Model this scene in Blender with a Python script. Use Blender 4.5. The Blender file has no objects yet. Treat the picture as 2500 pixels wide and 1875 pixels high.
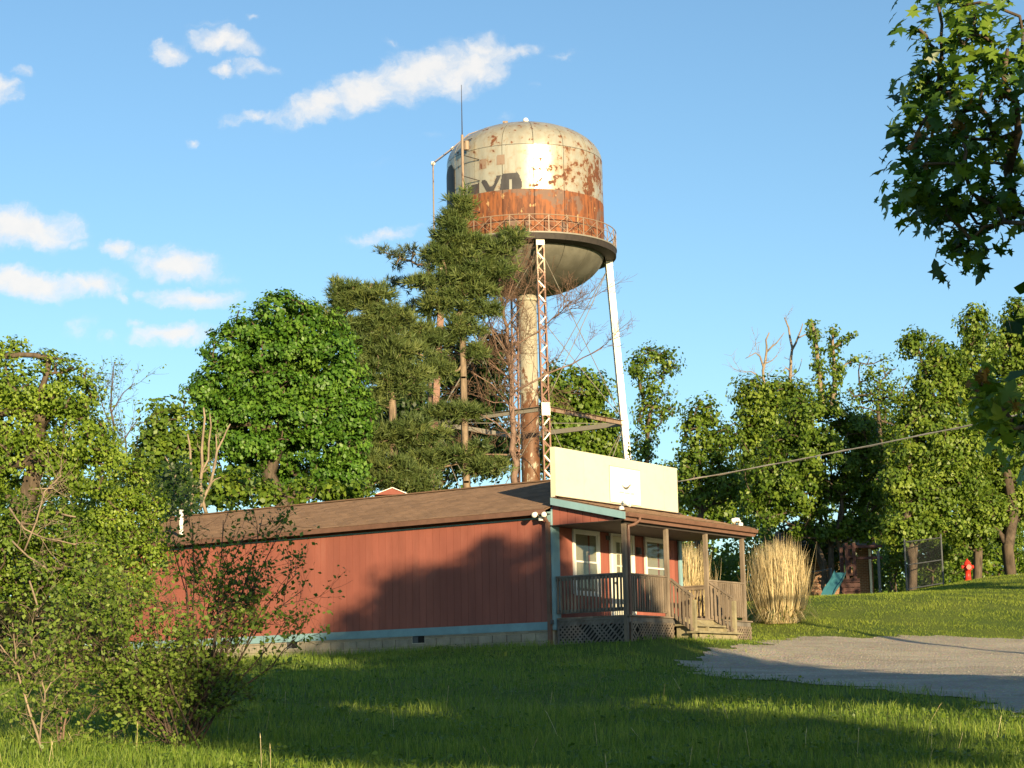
import bpy, math, random
import numpy as np
from mathutils import Matrix, Vector, Euler

R_ = math.radians
rng = np.random.default_rng(11)
random.seed(11)
SC = bpy.context.scene
COL = SC.collection

# ------------------------------------------------------------------ camera
F = 4750.0                     # focal length in pixels of the 2500 px wide photograph
PITCH, ROLL = R_(9.46), R_(-1.12)
CAM = np.array([0.0, 0.0, 1.6])


def cam_rows():
    cp, sp = math.cos(PITCH), math.sin(PITCH)
    d = np.array([0, cp, sp]); r = np.array([1.0, 0, 0]); u = np.cross(r, d)
    cr, sr = math.cos(ROLL), math.sin(ROLL)
    return np.array([cr * r + sr * u, sr * r - cr * u, d])   # right, down, forward


RC = cam_rows()


def ray(u, v):
    return RC.T @ np.array([(u - 1250) / F, (v - 937.5) / F, 1.0])


def at(u, v, depth):
    """The point at world y = depth on the sight line through photo pixel (u, v)."""
    r = ray(u, v)
    return CAM + r * (depth / r[1])


cd = bpy.data.cameras.new('camera')
cam = bpy.data.objects.new('camera', cd); COL.objects.link(cam)
cd.sensor_width = 36.0; cd.lens = F / 2500 * 36.0
cd.clip_start = 0.1; cd.clip_end = 6000
m3 = Matrix([RC[0], -RC[1], -RC[2]]).transposed()
cam.matrix_world = Matrix.Translation(Vector(CAM)) @ m3.to_4x4()
SC.camera = cam

# ------------------------------------------------------------------ light
SUN_AZ, SUN_EL = R_(20.5), R_(10.2)           # azimuth: to the right of straight behind the camera
TO_SUN = np.array([math.sin(SUN_AZ) * math.cos(SUN_EL), -math.cos(SUN_AZ) * math.cos(SUN_EL), math.sin(SUN_EL)])
SUN_STRENGTH, SKY_STRENGTH, EXPOSURE = 5.0, 0.093, 1.08
sd = bpy.data.lights.new('sun', 'SUN'); so = bpy.data.objects.new('sun', sd); COL.objects.link(so)
sd.energy = SUN_STRENGTH; sd.angle = R_(0.55); sd.color = (1.0, 0.79, 0.46)
so.rotation_euler = Vector(TO_SUN).to_track_quat('Z', 'Y').to_euler()
so.location = (20, -40, 60)

W = bpy.data.worlds.new('World'); SC.world = W; W.use_nodes = True
wt = W.node_tree; wt.nodes.clear()


def wn(t, **k):
    n = wt.nodes.new(t)
    for a, b in k.items():
        setattr(n, a, b)
    return n


def wmath(op, a, b=None, c=None, clamp=False):
    n = wn('ShaderNodeMath', operation=op, use_clamp=clamp)
    for i, x in enumerate((a, b, c)):
        if x is None:
            continue
        if isinstance(x, (int, float)):
            n.inputs[i].default_value = x
        else:
            wt.links.new(x, n.inputs[i])
    return n.outputs[0]


def wvec(op, a, b=None, scale=None):
    n = wn('ShaderNodeVectorMath', operation=op)
    for i, x in enumerate((a, b)):
        if x is None:
            continue
        if isinstance(x, (tuple, list)):
            n.inputs[i].default_value = x
        else:
            wt.links.new(x, n.inputs[i])
    if scale is not None:
        n.inputs['Scale'].default_value = scale
    return n.outputs['Value'] if op in ('LENGTH', 'DOT_PRODUCT') else n.outputs['Vector']


sky = wn('ShaderNodeTexSky', sky_type='NISHITA')
sky.sun_disc = False
sky.sun_elevation = SUN_EL
sky.sun_rotation = math.pi - SUN_AZ
sky.altitude = 300; sky.air_density = 1.0; sky.dust_density = 0.3; sky.ozone_density = 2.2
tc = wn('ShaderNodeTexCoord')
sep = wn('ShaderNodeSeparateXYZ'); wt.links.new(tc.outputs['Generated'], sep.inputs[0])
dy = wmath('MAXIMUM', sep.outputs[1], 0.02)
gx = wmath('DIVIDE', sep.outputs[0], dy)
gz = wmath('DIVIDE', sep.outputs[2], dy)
comb = wn('ShaderNodeCombineXYZ'); wt.links.new(gx, comb.inputs[0]); wt.links.new(gz, comb.inputs[1])


def wnoise(scale, detail, vec, rough=0.55):
    n = wn('ShaderNodeTexNoise'); n.noise_dimensions = '3D'
    n.inputs['Scale'].default_value = scale; n.inputs['Detail'].default_value = detail
    n.inputs['Roughness'].default_value = rough
    wt.links.new(vec, n.inputs['Vector'])
    return n


nz1 = wnoise(34, 6, comb.outputs[0], 0.6)
off = wvec('SUBTRACT', nz1.outputs['Color'], (0.5, 0.5, 0.5))
off = wvec('MULTIPLY', off, (0.034, 0.024, 0.0))
wc = wvec('ADD', comb.outputs[0], off)
# the clouds of that evening: centre, radii, tilt (deg), density
CLOUDS = [
    (700, 285, 90, 28, 12, .62), (790, 255, 150, 50, 24, .95), (910, 215, 160, 62, 22, 1.05), (1030, 170, 150, 70, 20, 1.1),
    (1135, 165, 120, 75, 8, 1.05), (1175, 115, 75, 42, 0, .9), (1240, 130, 110, 26, 8, .7), (1380, 132, 70, 14, 0, .32), (610, 288, 70, 22, 0, .6),
    (960, 110, 40, 22, -15, .3), (1300, 205, 22, 20, 0, .3), (415, 135, 58, 36, 0, .85), (555, 112, 110, 36, -8, .95), (510, 70, 60, 18, 0, .4), (603, 48, 28, 16, 0, .4),
    (553, 170, 38, 18, 0, .7), (630, 165, 75, 24, -8, .6), (465, 333, 38, 17, 0, .6), (60, 175, 26, 24, 0, .6),
    (0, 222, 48, 55, 0, .95), (55, 560, 160, 58, -6, 1.15), (170, 605, 60, 20, -5, .45), (280, 618, 62, 28, 4, .8), (430, 650, 130, 42, -8, .95), (385, 615, 80, 34, 0, .55),
    (540, 680, 70, 20, -20, .4), (60, 690, 190, 44, -8, 1.15), (230, 700, 100, 38, 0, .95), (300, 725, 40, 22, -30, .5), (470, 730, 125, 34, -4, .95), (360, 715, 40, 20, -25, .5),
    (190, 805, 45, 50, -30, .4), (260, 825, 50, 24, 0, .45), (430, 822, 110, 30, 2, 1.0), (350, 795, 45, 16, -10, .5), (930, 580, 130, 20, 3, .62), (920, 400, 110, 22, 0, .22),
    (1070, 325, 50, 16, 10, .28), (1155, 302, 36, 18, 0, .32), (1245, 280, 40, 20, 0, .28),
]
mask = None
for (u, v, ru, rv, tl, wgt) in CLOUDS:
    r = ray(u, v)
    mp = wn('ShaderNodeMapping', vector_type='TEXTURE')
    mp.inputs['Location'].default_value = (r[0] / r[1], r[2] / r[1], 0)
    mp.inputs['Rotation'].default_value = (0, 0, R_(tl))
    mp.inputs['Scale'].default_value = (ru / F * 1.28, rv / F * 1.32, 1)
    wt.links.new(wc, mp.inputs['Vector'])
    ln = wvec('LENGTH', mp.outputs[0])
    f = wmath('SUBTRACT', 1.0, ln, clamp=True)
    f = wmath('MULTIPLY', f, wgt)
    mask = f if mask is None else wmath('SMOOTH_MAX', mask, f, 0.12)
nz2 = wnoise(95, 7, wc, 0.62)
dn = wmath('MULTIPLY', wmath('SUBTRACT', nz2.outputs[0], 0.5), 1.05)
gate = wmath('MULTIPLY', wmath('SUBTRACT', mask, 0.05), 4.0, clamp=True)
dens = wmath('MULTIPLY', wmath('ADD', mask, wmath('MULTIPLY', dn, gate)), wmath('MULTIPLY', gate, 1.0))
sm = wn('ShaderNodeMapRange', interpolation_type='SMOOTHSTEP')
sm.inputs['From Min'].default_value = 0.03; sm.inputs['From Max'].default_value = 0.92
sm.inputs['To Min'].default_value = 0; sm.inputs['To Max'].default_value = 0.93
wt.links.new(dens, sm.inputs['Value'])
front = wmath('GREATER_THAN', sep.outputs[1], 0.05)
cmask = wmath('MULTIPLY', sm.outputs[0], front)
# cloud tone: thick parts a little greyer underneath
up = wvec('ADD', wc, (0.0, 0.012, 0.0))
nz3 = wnoise(60, 4, up, 0.55)
tone = wmath('SUBTRACT', nz3.outputs[0], nz2.outputs[0])
tone = wmath('MULTIPLY_ADD', tone, -0.55, 0.88, clamp=True)
ccol = wn('ShaderNodeMix', data_type='RGBA')
ccol.inputs[6].default_value = (3.7, 3.95, 4.2, 1); ccol.inputs[7].default_value = (5.0, 4.85, 4.65, 1)
wt.links.new(tone, ccol.inputs[0])
gam = wn('ShaderNodeMix', data_type='RGBA', blend_type='MULTIPLY')
gam.inputs[0].default_value = 1.0
SKY_TINT = (0.90, 1.02, 1.05, 1)
gam.inputs[7].default_value = SKY_TINT
wt.links.new(sky.outputs[0], gam.inputs[6])
mixc = wn('ShaderNodeMix', data_type='RGBA')
wt.links.new(cmask, mixc.inputs[0]); wt.links.new(gam.outputs[2], mixc.inputs[6]); wt.links.new(ccol.outputs[2], mixc.inputs[7])
bg = wn('ShaderNodeBackground'); bg.inputs[1].default_value = SKY_STRENGTH
wt.links.new(mixc.outputs[2], bg.inputs[0])
wo = wn('ShaderNodeOutputWorld'); wt.links.new(bg.outputs[0], wo.inputs[0])

vs = SC.view_settings
vs.view_transform = 'Standard'; vs.look = 'None'; vs.exposure = EXPOSURE; vs.gamma = 1.0; vs.use_curve_mapping = False
SC.cycles.use_denoising = True
SC.cycles.max_bounces = 6; SC.cycles.diffuse_bounces = 3; SC.cycles.glossy_bounces = 3
SC.cycles.transmission_bounces = 4; SC.cycles.transparent_max_bounces = 8


# ------------------------------------------------------------------ mesh helpers
def fast_mesh(name, verts, faces, tint=None, smooth=False):
    """faces: an int array (n, k) of equal polygons, or a list of such arrays."""
    me = bpy.data.meshes.new(name)
    if not isinstance(faces, list):
        faces = [faces]
    faces = [np.asarray(f, np.int32) for f in faces if len(f)]
    verts = np.asarray(verts, np.float32)
    me.vertices.add(len(verts)); me.vertices.foreach_set('co', verts.ravel())
    loops = np.concatenate([f.ravel() for f in faces])
    tot = np.concatenate([np.full(len(f), f.shape[1], np.int32) for f in faces])
    start = np.concatenate([[0], np.cumsum(tot)[:-1]]).astype(np.int32)
    me.loops.add(len(loops)); me.loops.foreach_set('vertex_index', loops)
    me.polygons.add(len(tot)); me.polygons.foreach_set('loop_start', start); me.polygons.foreach_set('loop_total', tot)
    if smooth:
        me.polygons.foreach_set('use_smooth', np.ones(len(tot), bool))
    if tint is not None:
        a = me.attributes.new('tint', 'FLOAT', 'POINT'); a.data.foreach_set('value', np.asarray(tint, np.float32))
    me.update(calc_edges=True)
    return me


class MB:
    """Collects boxes, bars, tubes and prisms into one mesh."""
    def __init__(self):
        self.v = []; self.f = []

    def add(self, vs_, fs_):
        o = len(self.v)
        self.v += [tuple(map(float, p)) for p in vs_]
        self.f += [tuple(i + o for i in f) for f in fs_]
        return self

    def box(self, a, b):
        x0, y0, z0 = a; x1, y1, z1 = b
        x0, x1 = min(x0, x1), max(x0, x1); y0, y1 = min(y0, y1), max(y0, y1); z0, z1 = min(z0, z1), max(z0, z1)
        p = [(x0, y0, z0), (x1, y0, z0), (x1, y1, z0), (x0, y1, z0), (x0, y0, z1), (x1, y0, z1), (x1, y1, z1), (x0, y1, z1)]
        return self.add(p, [(0, 3, 2, 1), (4, 5, 6, 7), (0, 1, 5, 4), (1, 2, 6, 5), (2, 3, 7, 6), (3, 0, 4, 7)])

    def bar(self, a, b, w, h, up=(0, 0, 1)):
        """A rectangular bar from a to b, w across and h along up."""
        a = np.array(a, float); b = np.array(b, float); d = b - a; d /= np.linalg.norm(d)
        s = np.cross(d, np.array(up, float))
        if np.linalg.norm(s) < 1e-6:
            s = np.cross(d, np.array([1.0, 0, 0]))
        s /= np.linalg.norm(s); t = np.cross(s, d)
        s = s * w / 2; t = t * h / 2
        p = [a - s - t, a + s - t, a + s + t, a - s + t, b - s - t, b + s - t, b + s + t, b - s + t]
        return self.add(p, [(0, 1, 2, 3), (7, 6, 5, 4), (0, 4, 5, 1), (1, 5, 6, 2), (2, 6, 7, 3), (3, 7, 4, 0)])

    def tube(self, pts, rad, k=8, cap=True):
        pts = [np.array(p, float) for p in pts]
        rad = [rad] * len(pts) if np.isscalar(rad) else list(rad)
        n = len(pts); vs_ = []; prev = None
        for i in range(n):
            d = pts[min(i + 1, n - 1)] - pts[max(i - 1, 0)]
            d /= (np.linalg.norm(d) + 1e-9)
            if prev is None:
                r = np.array([1.0, 0, 0]) if abs(d[0]) < .8 else np.array([0, 1.0, 0])
            else:
                r = prev
            s = np.cross(d, r); s /= np.linalg.norm(s); t = np.cross(s, d); prev = t
            for j in range(k):
                a_ = 2 * math.pi * j / k
                vs_.append(pts[i] + rad[i] * (math.cos(a_) * t + math.sin(a_) * s))
        fs_ = []
        for i in range(n - 1):
            for j in range(k):
                a_, b_ = i * k + j, i * k + (j + 1) % k
                fs_.append((a_, b_, b_ + k, a_ + k))
        if cap:
            fs_.append(tuple(range(k - 1, -1, -1))); fs_.append(tuple(range((n - 1) * k, n * k)))
        return self.add(vs_, fs_)

    def lathe(self, prof, k=24, centre=(0, 0, 0)):
        cx, cy, cz = centre; vs_ = []
        for (r, z) in prof:
            for j in range(k):
                a_ = 2 * math.pi * j / k
                vs_.append((cx + r * math.cos(a_), cy + r * math.sin(a_), cz + z))
        fs_ = []
        for i in range(len(prof) - 1):
            for j in range(k):
                a_, b_ = i * k + j, i * k + (j + 1) % k
                fs_.append((a_, b_, b_ + k, a_ + k))
        fs_.append(tuple(range(k - 1, -1, -1))); fs_.append(tuple(range((len(prof) - 1) * k, len(prof) * k)))
        return self.add(vs_, fs_)

    def mesh(self, name, smooth=False):
        me = bpy.data.meshes.new(name)
        me.from_pydata(self.v, [], self.f)
        if smooth:
            for p in me.polygons:
                p.use_smooth = True
        me.update()
        return me

    def build(self, name, m, parent=None, smooth=False):
        return link(name, self.mesh(name, smooth), m, parent)


def link(name, me, m=None, parent=None, loc=None, rz=None):
    o = bpy.data.objects.new(name, me); COL.objects.link(o)
    if m is not None and me is not None and len(me.materials) == 0:
        me.materials.append(m)
    if parent is not None:
        o.parent = parent
    if loc is not None:
        o.location = loc
    if rz is not None:
        o.rotation_euler = (0, 0, rz)
    return o


def tag(o, label=None, cat=None, group=None, kind=None):
    if label: o['label'] = label
    if cat: o['category'] = cat
    if group: o['group'] = group
    if kind: o['kind'] = kind
    return o


def empty(name, loc=(0, 0, 0), rz=0.0):
    o = bpy.data.objects.new(name, None); COL.objects.link(o)
    o.location = tuple(map(float, loc)); o.rotation_euler = (0, 0, rz); o.empty_display_size = 0.3
    return o


# ------------------------------------------------------------------ materials
def new_mat(name):
    m = bpy.data.materials.new(name); m.use_nodes = True
    nt = m.node_tree; nt.nodes.clear()
    out = nt.nodes.new('ShaderNodeOutputMaterial')
    b = nt.nodes.new('ShaderNodeBsdfPrincipled')
    nt.links.new(b.outputs[0], out.inputs[0])
    return m, nt, b, out


def N(nt, t, ins=None, **k):
    n = nt.nodes.new(t)
    for a, v in k.items():
        setattr(n, a, v)
    for a, v in (ins or {}).items():
        if hasattr(v, 'is_linked') or hasattr(v, 'links'):
            nt.links.new(v, n.inputs[a])
        else:
            n.inputs[a].default_value = v
    return n


def mix(nt, fac, a, b, mode='MIX'):
    n = nt.nodes.new('ShaderNodeMix'); n.data_type = 'RGBA'; n.blend_type = mode
    for i, x in ((0, fac), (6, a), (7, b)):
        if isinstance(x, (int, float)):
            n.inputs[i].default_value = x
        elif isinstance(x, tuple):
            n.inputs[i].default_value = (*x, 1) if len(x) == 3 else x
        else:
            nt.links.new(x, n.inputs[i])
    return n.outputs[2]


def mth(nt, op, a, b=None, c=None, clamp=False):
    n = nt.nodes.new('ShaderNodeMath'); n.operation = op; n.use_clamp = clamp
    for i, x in enumerate((a, b, c)):
        if x is None:
            continue
        if isinstance(x, (int, float)):
            n.inputs[i].default_value = x
        else:
            nt.links.new(x, n.inputs[i])
    return n.outputs[0]


def coords(nt, scale=(1, 1, 1), obj=None):
    tc_ = nt.nodes.new('ShaderNodeTexCoord')
    if obj is not None:
        tc_.object = obj
    mp_ = nt.nodes.new('ShaderNodeMapping'); mp_.inputs['Scale'].default_value = scale
    nt.links.new(tc_.outputs['Object'], mp_.inputs[0])
    return mp_.outputs[0]


def world_coords(nt, scale=(1, 1, 1)):
    g = nt.nodes.new('ShaderNodeNewGeometry')
    mp_ = nt.nodes.new('ShaderNodeMapping'); mp_.inputs['Scale'].default_value = scale
    nt.links.new(g.outputs['Position'], mp_.inputs[0])
    return mp_.outputs[0]


def noise(nt, vec, scale, detail=4, rough=0.55):
    return N(nt, 'ShaderNodeTexNoise', {'Vector': vec, 'Scale': scale, 'Detail': detail, 'Roughness': rough}).outputs[0]


def step(nt, x, a, b):
    n = N(nt, 'ShaderNodeMapRange', {'Value': x, 'From Min': a, 'From Max': b, 'To Min': 0.0, 'To Max': 1.0}, interpolation_type='SMOOTHSTEP')
    return n.outputs[0]


def bump(nt, b, h, strength=0.3, dist=0.02):
    n = N(nt, 'ShaderNodeBump', {'Height': h, 'Strength': strength, 'Distance': dist})
    nt.links.new(n.outputs[0], b.inputs['Normal'])


def painted(name, col, dark=0.75, light=1.15, scale=3.0, stretch=(1, 1, 1), rough=0.6, per_object=0.12, bmp=0.15, metallic=0.0, grime=None):
    """Weathered paint or wood: uneven tone along its own axes, each piece a shade of its own."""
    m, nt, b, out = new_mat(name)
    v = world_coords(nt, stretch)
    n1 = noise(nt, v, scale, 5, 0.6); n2 = noise(nt, v, scale * 7, 4, 0.6)
    c = mix(nt, step(nt, n1, 0.3, 0.7), tuple(x * dark for x in col), tuple(min(1, x * light) for x in col))
    c = mix(nt, mth(nt, 'MULTIPLY', step(nt, n2, 0.5, 0.75), 0.35), c, tuple(x * dark * 0.8 for x in col))
    if grime:
        n3 = noise(nt, v, scale * 0.6, 6, 0.65)
        c = mix(nt, mth(nt, 'MULTIPLY', step(nt, n3, 0.52, 0.7), grime[3]), c, grime[:3])
    if per_object:
        oi = nt.nodes.new('ShaderNodeObjectInfo')
        k = mth(nt, 'MULTIPLY_ADD', oi.outputs['Random'], 2 * per_object, 1 - per_object)
        g = nt.nodes.new('ShaderNodeCombineColor')
        for i in range(3):
            nt.links.new(k, g.inputs[i])
        c = mix(nt, 1.0, c, g.outputs[0], 'MULTIPLY')
    nt.links.new(c, b.inputs['Base Color'])
    b.inputs['Roughness'].default_value = rough; b.inputs['Metallic'].default_value = metallic
    b.inputs['Specular IOR Level'].default_value = 0.3
    if bmp:
        bump(nt, b, n2, bmp, 0.01)
    return m


def leaf_mat(name, c_dark, c_mid, c_light, trans=0.3, rough=0.45, spec=0.35):
    m, nt, b, out = new_mat(name)
    at_ = nt.nodes.new('ShaderNodeAttribute'); at_.attribute_name = 'tint'
    r = nt.nodes.new('ShaderNodeValToRGB')
    e = r.color_ramp.elements
    e[0].position = 0.0; e[0].color = (*c_dark, 1); e[1].position = 1.0; e[1].color = (*c_light, 1)
    e2 = r.color_ramp.elements.new(0.5); e2.color = (*c_mid, 1)
    nt.links.new(at_.outputs['Fac'], r.inputs[0])
    nt.links.new(r.outputs[0], b.inputs['Base Color'])
    b.inputs['Roughness'].default_value = rough; b.inputs['Specular IOR Level'].default_value = spec
    t = nt.nodes.new('ShaderNodeBsdfTranslucent')
    tcol = mix(nt, 1.0, r.outputs[0], (1.0, 1.15, 0.6), 'MULTIPLY')
    nt.links.new(tcol, t.inputs[0])
    ms = nt.nodes.new('ShaderNodeMixShader'); ms.inputs[0].default_value = trans
    nt.links.new(b.outputs[0], ms.inputs[1]); nt.links.new(t.outputs[0], ms.inputs[2])
    nt.links.new(ms.outputs[0], out.inputs[0])
    return m


M = {}
M['red'] = painted('red_siding_paint', (0.295, 0.098, 0.072), 0.84, 1.12, 1.2, (1, 1, 0.25), 0.72, 0.05, 0.12)
m = M['red']; nt = m.node_tree; b = next(n for n in nt.nodes if n.type == 'BSDF_PRINCIPLED')
src = b.inputs['Base Color'].links[0].from_socket
v = world_coords(nt, (1, 1, .22)); st_ = noise(nt, v, 2.2, 5, .6); fa = noise(nt, world_coords(nt, (.8, .8, .12)), .8, 3, .5)
c = mix(nt, mth(nt, 'MULTIPLY', step(nt, st_, .52, .75), .35), src, (.36, .16, .12))
c = mix(nt, mth(nt, 'MULTIPLY', step(nt, fa, .4, .65), .3), c, (.22, .066, .05))
nt.links.new(c, b.inputs['Base Color'])
M['red_dark'] = painted('red_paint_in_grooves', (0.21, 0.066, 0.048), 0.85, 1.1, 1.2, (1, 1, 0.3), 0.8, 0, 0)
M['blue'] = painted('slate_blue_trim_paint', (0.22, 0.36, 0.40), 0.88, 1.08, 2, (1, 1, 1), 0.6, 0.04, 0.08)
M['cream'] = painted('cream_sign_paint', (0.62, 0.58, 0.44), 0.95, 1.03, 0.8, (1, 1, 1), 0.55, 0.015, 0.03)
M['sign_white'] = painted('white_sign_paint', (0.84, 0.82, 0.74), 0.98, 1.02, 1, (1, 1, 1), 0.5, 0, 0.02)
M['ink'] = painted('faded_sign_ink', (0.10, 0.095, 0.08), 0.8, 1.1, 6, (1, 1, 1), 0.7, 0, 0)
M['ink_faint'] = painted('very_faded_sign_ink', (0.36, 0.34, 0.27), 0.9, 1.05, 6, (1, 1, 1), 0.7, 0, 0)
M['white'] = painted('white_paint', (0.80, 0.78, 0.72), 0.93, 1.03, 3, (1, 1, 1), 0.5, 0.03, 0.05)
M['wood'] = painted('weathered_porch_wood', (0.20, 0.155, 0.115), 0.66, 1.2, 4, (1, 1, 0.3), 0.8, 0.16, 0.3)
M['wood_grey'] = painted('grey_weathered_wood', (0.175, 0.155, 0.135), 0.68, 1.18, 4, (1, 1, 0.4), 0.85, 0.14, 0.3)
M['tread'] = painted('worn_step_wood', (0.245, 0.21, 0.13), 0.7, 1.18, 3, (1, 1, 1), 0.8, 0.12, 0.3)
M['brown'] = painted('brown_gutter_paint', (0.16, 0.085, 0.06), 0.85, 1.12, 4, (1, 1, 1), 0.45, 0.03, 0.05)
M['soffit'] = painted('shade_toned_soffit', (0.05, 0.04, 0.035), 0.85, 1.1, 3, (1, 1, 1), 0.7, 0, 0)  # near-black: the deep shade under porch and eaves is in the colour
M['mortar'] = painted('mortar', (0.50, 0.45, 0.35), 0.88, 1.1, 8, (1, 1, 1), 0.9, 0, 0.3)
M['block'] = painted('concrete_block', (0.33, 0.285, 0.215), 0.82, 1.12, 5, (1, 1, 1), 0.92, 0.10, 0.5)
M['dark'] = painted('dark_interior', (0.02, 0.018, 0.016), 0.9, 1.1, 3, (1, 1, 1), 0.9, 0, 0)  # near-black, stands for the unlit space behind vents and lattice
M['blind'] = painted('beige_window_blind', (0.27, 0.245, 0.19), 0.95, 1.05, 3, (1, 1, 20), 0.8, 0, 0)
M['door'] = painted('cream_door_paint', (0.74, 0.70, 0.55), 0.96, 1.04, 2, (1, 1, 1), 0.45, 0, 0.02)
M['galv'] = painted('galvanised_steel', (0.10, 0.105, 0.11), 0.8, 1.1, 6, (1, 1, 1), 0.6, 0.05, 0.1, 0.3)
M['maroon'] = painted('maroon_stained_timber', (0.055, 0.02, 0.016), 0.8, 1.15, 4, (1, 1, 0.4), 0.7, 0.08, 0.2)
M['teal'] = painted('teal_slide_plastic', (0.035, 0.13, 0.16), 0.95, 1.05, 2, (1, 1, 1), 0.4, 0, 0)
M['hydrant'] = painted('red_hydrant_paint', (0.55, 0.035, 0.02), 0.85, 1.1, 8, (1, 1, 1), 0.4, 0, 0.05)
M['cable'] = painted('weathered_cable', (0.42, 0.38, 0.32), 0.9, 1.1, 3, (1, 1, 1), 0.7, 0, 0)
M['bark'] = painted('grey_brown_bark', (0.095, 0.07, 0.05), 0.55, 1.35, 3, (3, 3, 0.6), 0.9, 0.08, 0.6)
M['bark_shrub'] = painted('dark_shrub_bark', (0.075, 0.052, 0.04), 0.6, 1.3, 6, (3, 3, 0.6), 0.9, 0.05, 0.3)
M['bark_pine'] = painted('pine_bark', (0.20, 0.145, 0.10), 0.6, 1.3, 3, (3, 3, 0.7), 0.9, 0.06, 0.6)
M['bark_pale'] = painted('pale_dry_bark', (0.25, 0.19, 0.135), 0.7, 1.2, 3, (2, 2, 0.6), 0.9, 0.06, 0.4)
M['bark_dead'] = painted('reddish_dead_twigs', (0.20, 0.13, 0.10), 0.7, 1.25, 3, (2, 2, 0.6), 0.9, 0.06, 0.3)

# window glass: a pane that shows what is behind it and mirrors the sky
m, nt, b, out = new_mat('window_glass')
gl = N(nt, 'ShaderNodeBsdfGlossy', {'Color': (0.9, 0.9, 0.9, 1), 'Roughness': 0.03})
tr = N(nt, 'ShaderNodeBsdfTransparent', {'Color': (0.93, 0.94, 0.92, 1)})
fr = N(nt, 'ShaderNodeLayerWeight', {'Blend': .5})
k = mth(nt, 'MULTIPLY_ADD', mth(nt, 'POWER', fr.outputs['Facing'], 4.0), .8, 0.035)
ms = nt.nodes.new('ShaderNodeMixShader'); nt.links.new(k, ms.inputs[0]); nt.links.new(tr.outputs[0], ms.inputs[1]); nt.links.new(gl.outputs[0], ms.inputs[2])
nt.links.new(ms.outputs[0], out.inputs[0]); M['glass'] = m

# asphalt shingles
m, nt, b, out = new_mat('brown_shingles')
v = world_coords(nt); n1 = noise(nt, v, 0.9, 5, 0.6); n2 = noise(nt, v, 30, 3, 0.7); n3 = noise(nt, v, 4, 4, 0.6)
c = mix(nt, step(nt, n1, 0.35, 0.65), (0.160, 0.096, 0.059), (0.190, 0.115, 0.071))
c = mix(nt, mth(nt, 'MULTIPLY', step(nt, n2, 0.5, 0.8), 0.5), c, (0.31, 0.215, 0.155))
c = mix(nt, mth(nt, 'MULTIPLY', step(nt, n3, 0.55, 0.75), 0.3), c, (0.13, 0.082, 0.058))
at_ = nt.nodes.new('ShaderNodeAttribute'); at_.attribute_name = 'tint'
k = mth(nt, 'MULTIPLY_ADD', at_.outputs['Fac'], 0.34, 0.83)
g = nt.nodes.new('ShaderNodeCombineColor')
for i in range(3): nt.links.new(k, g.inputs[i])
c = mix(nt, 1.0, c, g.outputs[0], 'MULTIPLY')
nt.links.new(c, b.inputs['Base Color']); b.inputs['Roughness'].default_value = 0.9; bump(nt, b, n2, 0.4, 0.01); M['shingle'] = m


# ------------------------------------------------------------------ terrain
BYAW = R_(55.4)
B0 = at(1346, 1400, 44.0)
XB = np.array([math.cos(BYAW), math.sin(BYAW), 0]); YB = np.array([-math.sin(BYAW), math.cos(BYAW), 0])


def bw(x, y, z=0.0):
    return B0 + XB * x + YB * y + np.array([0, 0, z])


CTRL = [(-.07, 19, 1.04), (-5, 19, 1.13), (4.8, 19, .94), (-3.7, 22.5, 1.28), (0, 30, 1.80), (-6, 30, 1.85), (0, 37, 2.38), (-6, 40, 2.36), (-10, 40, 2.3),
        (3.39, 40, 2.36), (12.4, 48, 3.03), (5.9, 47, 3.04), (8.99, 58, 4.66), (13.07, 60, 4.84), (6.5, 56, 4.3), (17.14, 74, 6.03), (18.74, 72, 6.08),
        (22, 66, 5.5), (24, 52, 3.4), (20, 40, 2.3), (8.5, 33, 1.92), (7.7, 30, 1.63), (13, 24, 1.1), (10, 70, 4.9), (14.98, 75, 5.66), (13, 80, 5.5),
        (0, 9, .5), (-8, 8, .6), (8, 8, .3), (0, -6, -.1), (-15, -10, .2), (15, -10, -.3), (0, -40, -1), (-40, 0, 1), (40, 0, 0), (-40, 45, 3), (45, 50, 4), (-16, 60, 3.1),
        (0, 70, 4.0), (-20, 85, 4.4), (0, 108, 5.4), (-50, 110, 5), (50, 110, 7), (0, 160, 7.5), (25, 95, 6.6)]
for (x, y, z) in [(0, .1, -1.59), (0, 4.2, -1.63), (0, 8.5, -1.67), (0, 12, -1.75), (0, 14.6, -1.8), (5.86, 0, -1.5), (5.86, 14, -1.5), (.2, -1.95, -1.57), (5.7, -1.95, -1.45), (3, -2.7, -1.53), (1.2, -2.6, -1.6), (2.9, 7, -1.6)]:
    CTRL.append(tuple(bw(x, y, z)))
CP = np.array(CTRL)


def tps_fit(P):
    n = len(P); d2 = ((P[:, None, :2] - P[None, :, :2]) ** 2).sum(-1)
    K = 0.5 * d2 * np.log(d2 + 1e-9) + np.eye(n) * 0.6
    A = np.zeros((n + 3, n + 3)); A[:n, :n] = K; A[:n, n] = 1; A[:n, n + 1:] = P[:, :2]; A[n:, :n] = A[:n, n:].T
    return np.linalg.solve(A, np.concatenate([P[:, 2], np.zeros(3)]))


TW = tps_fit(CP)


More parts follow.
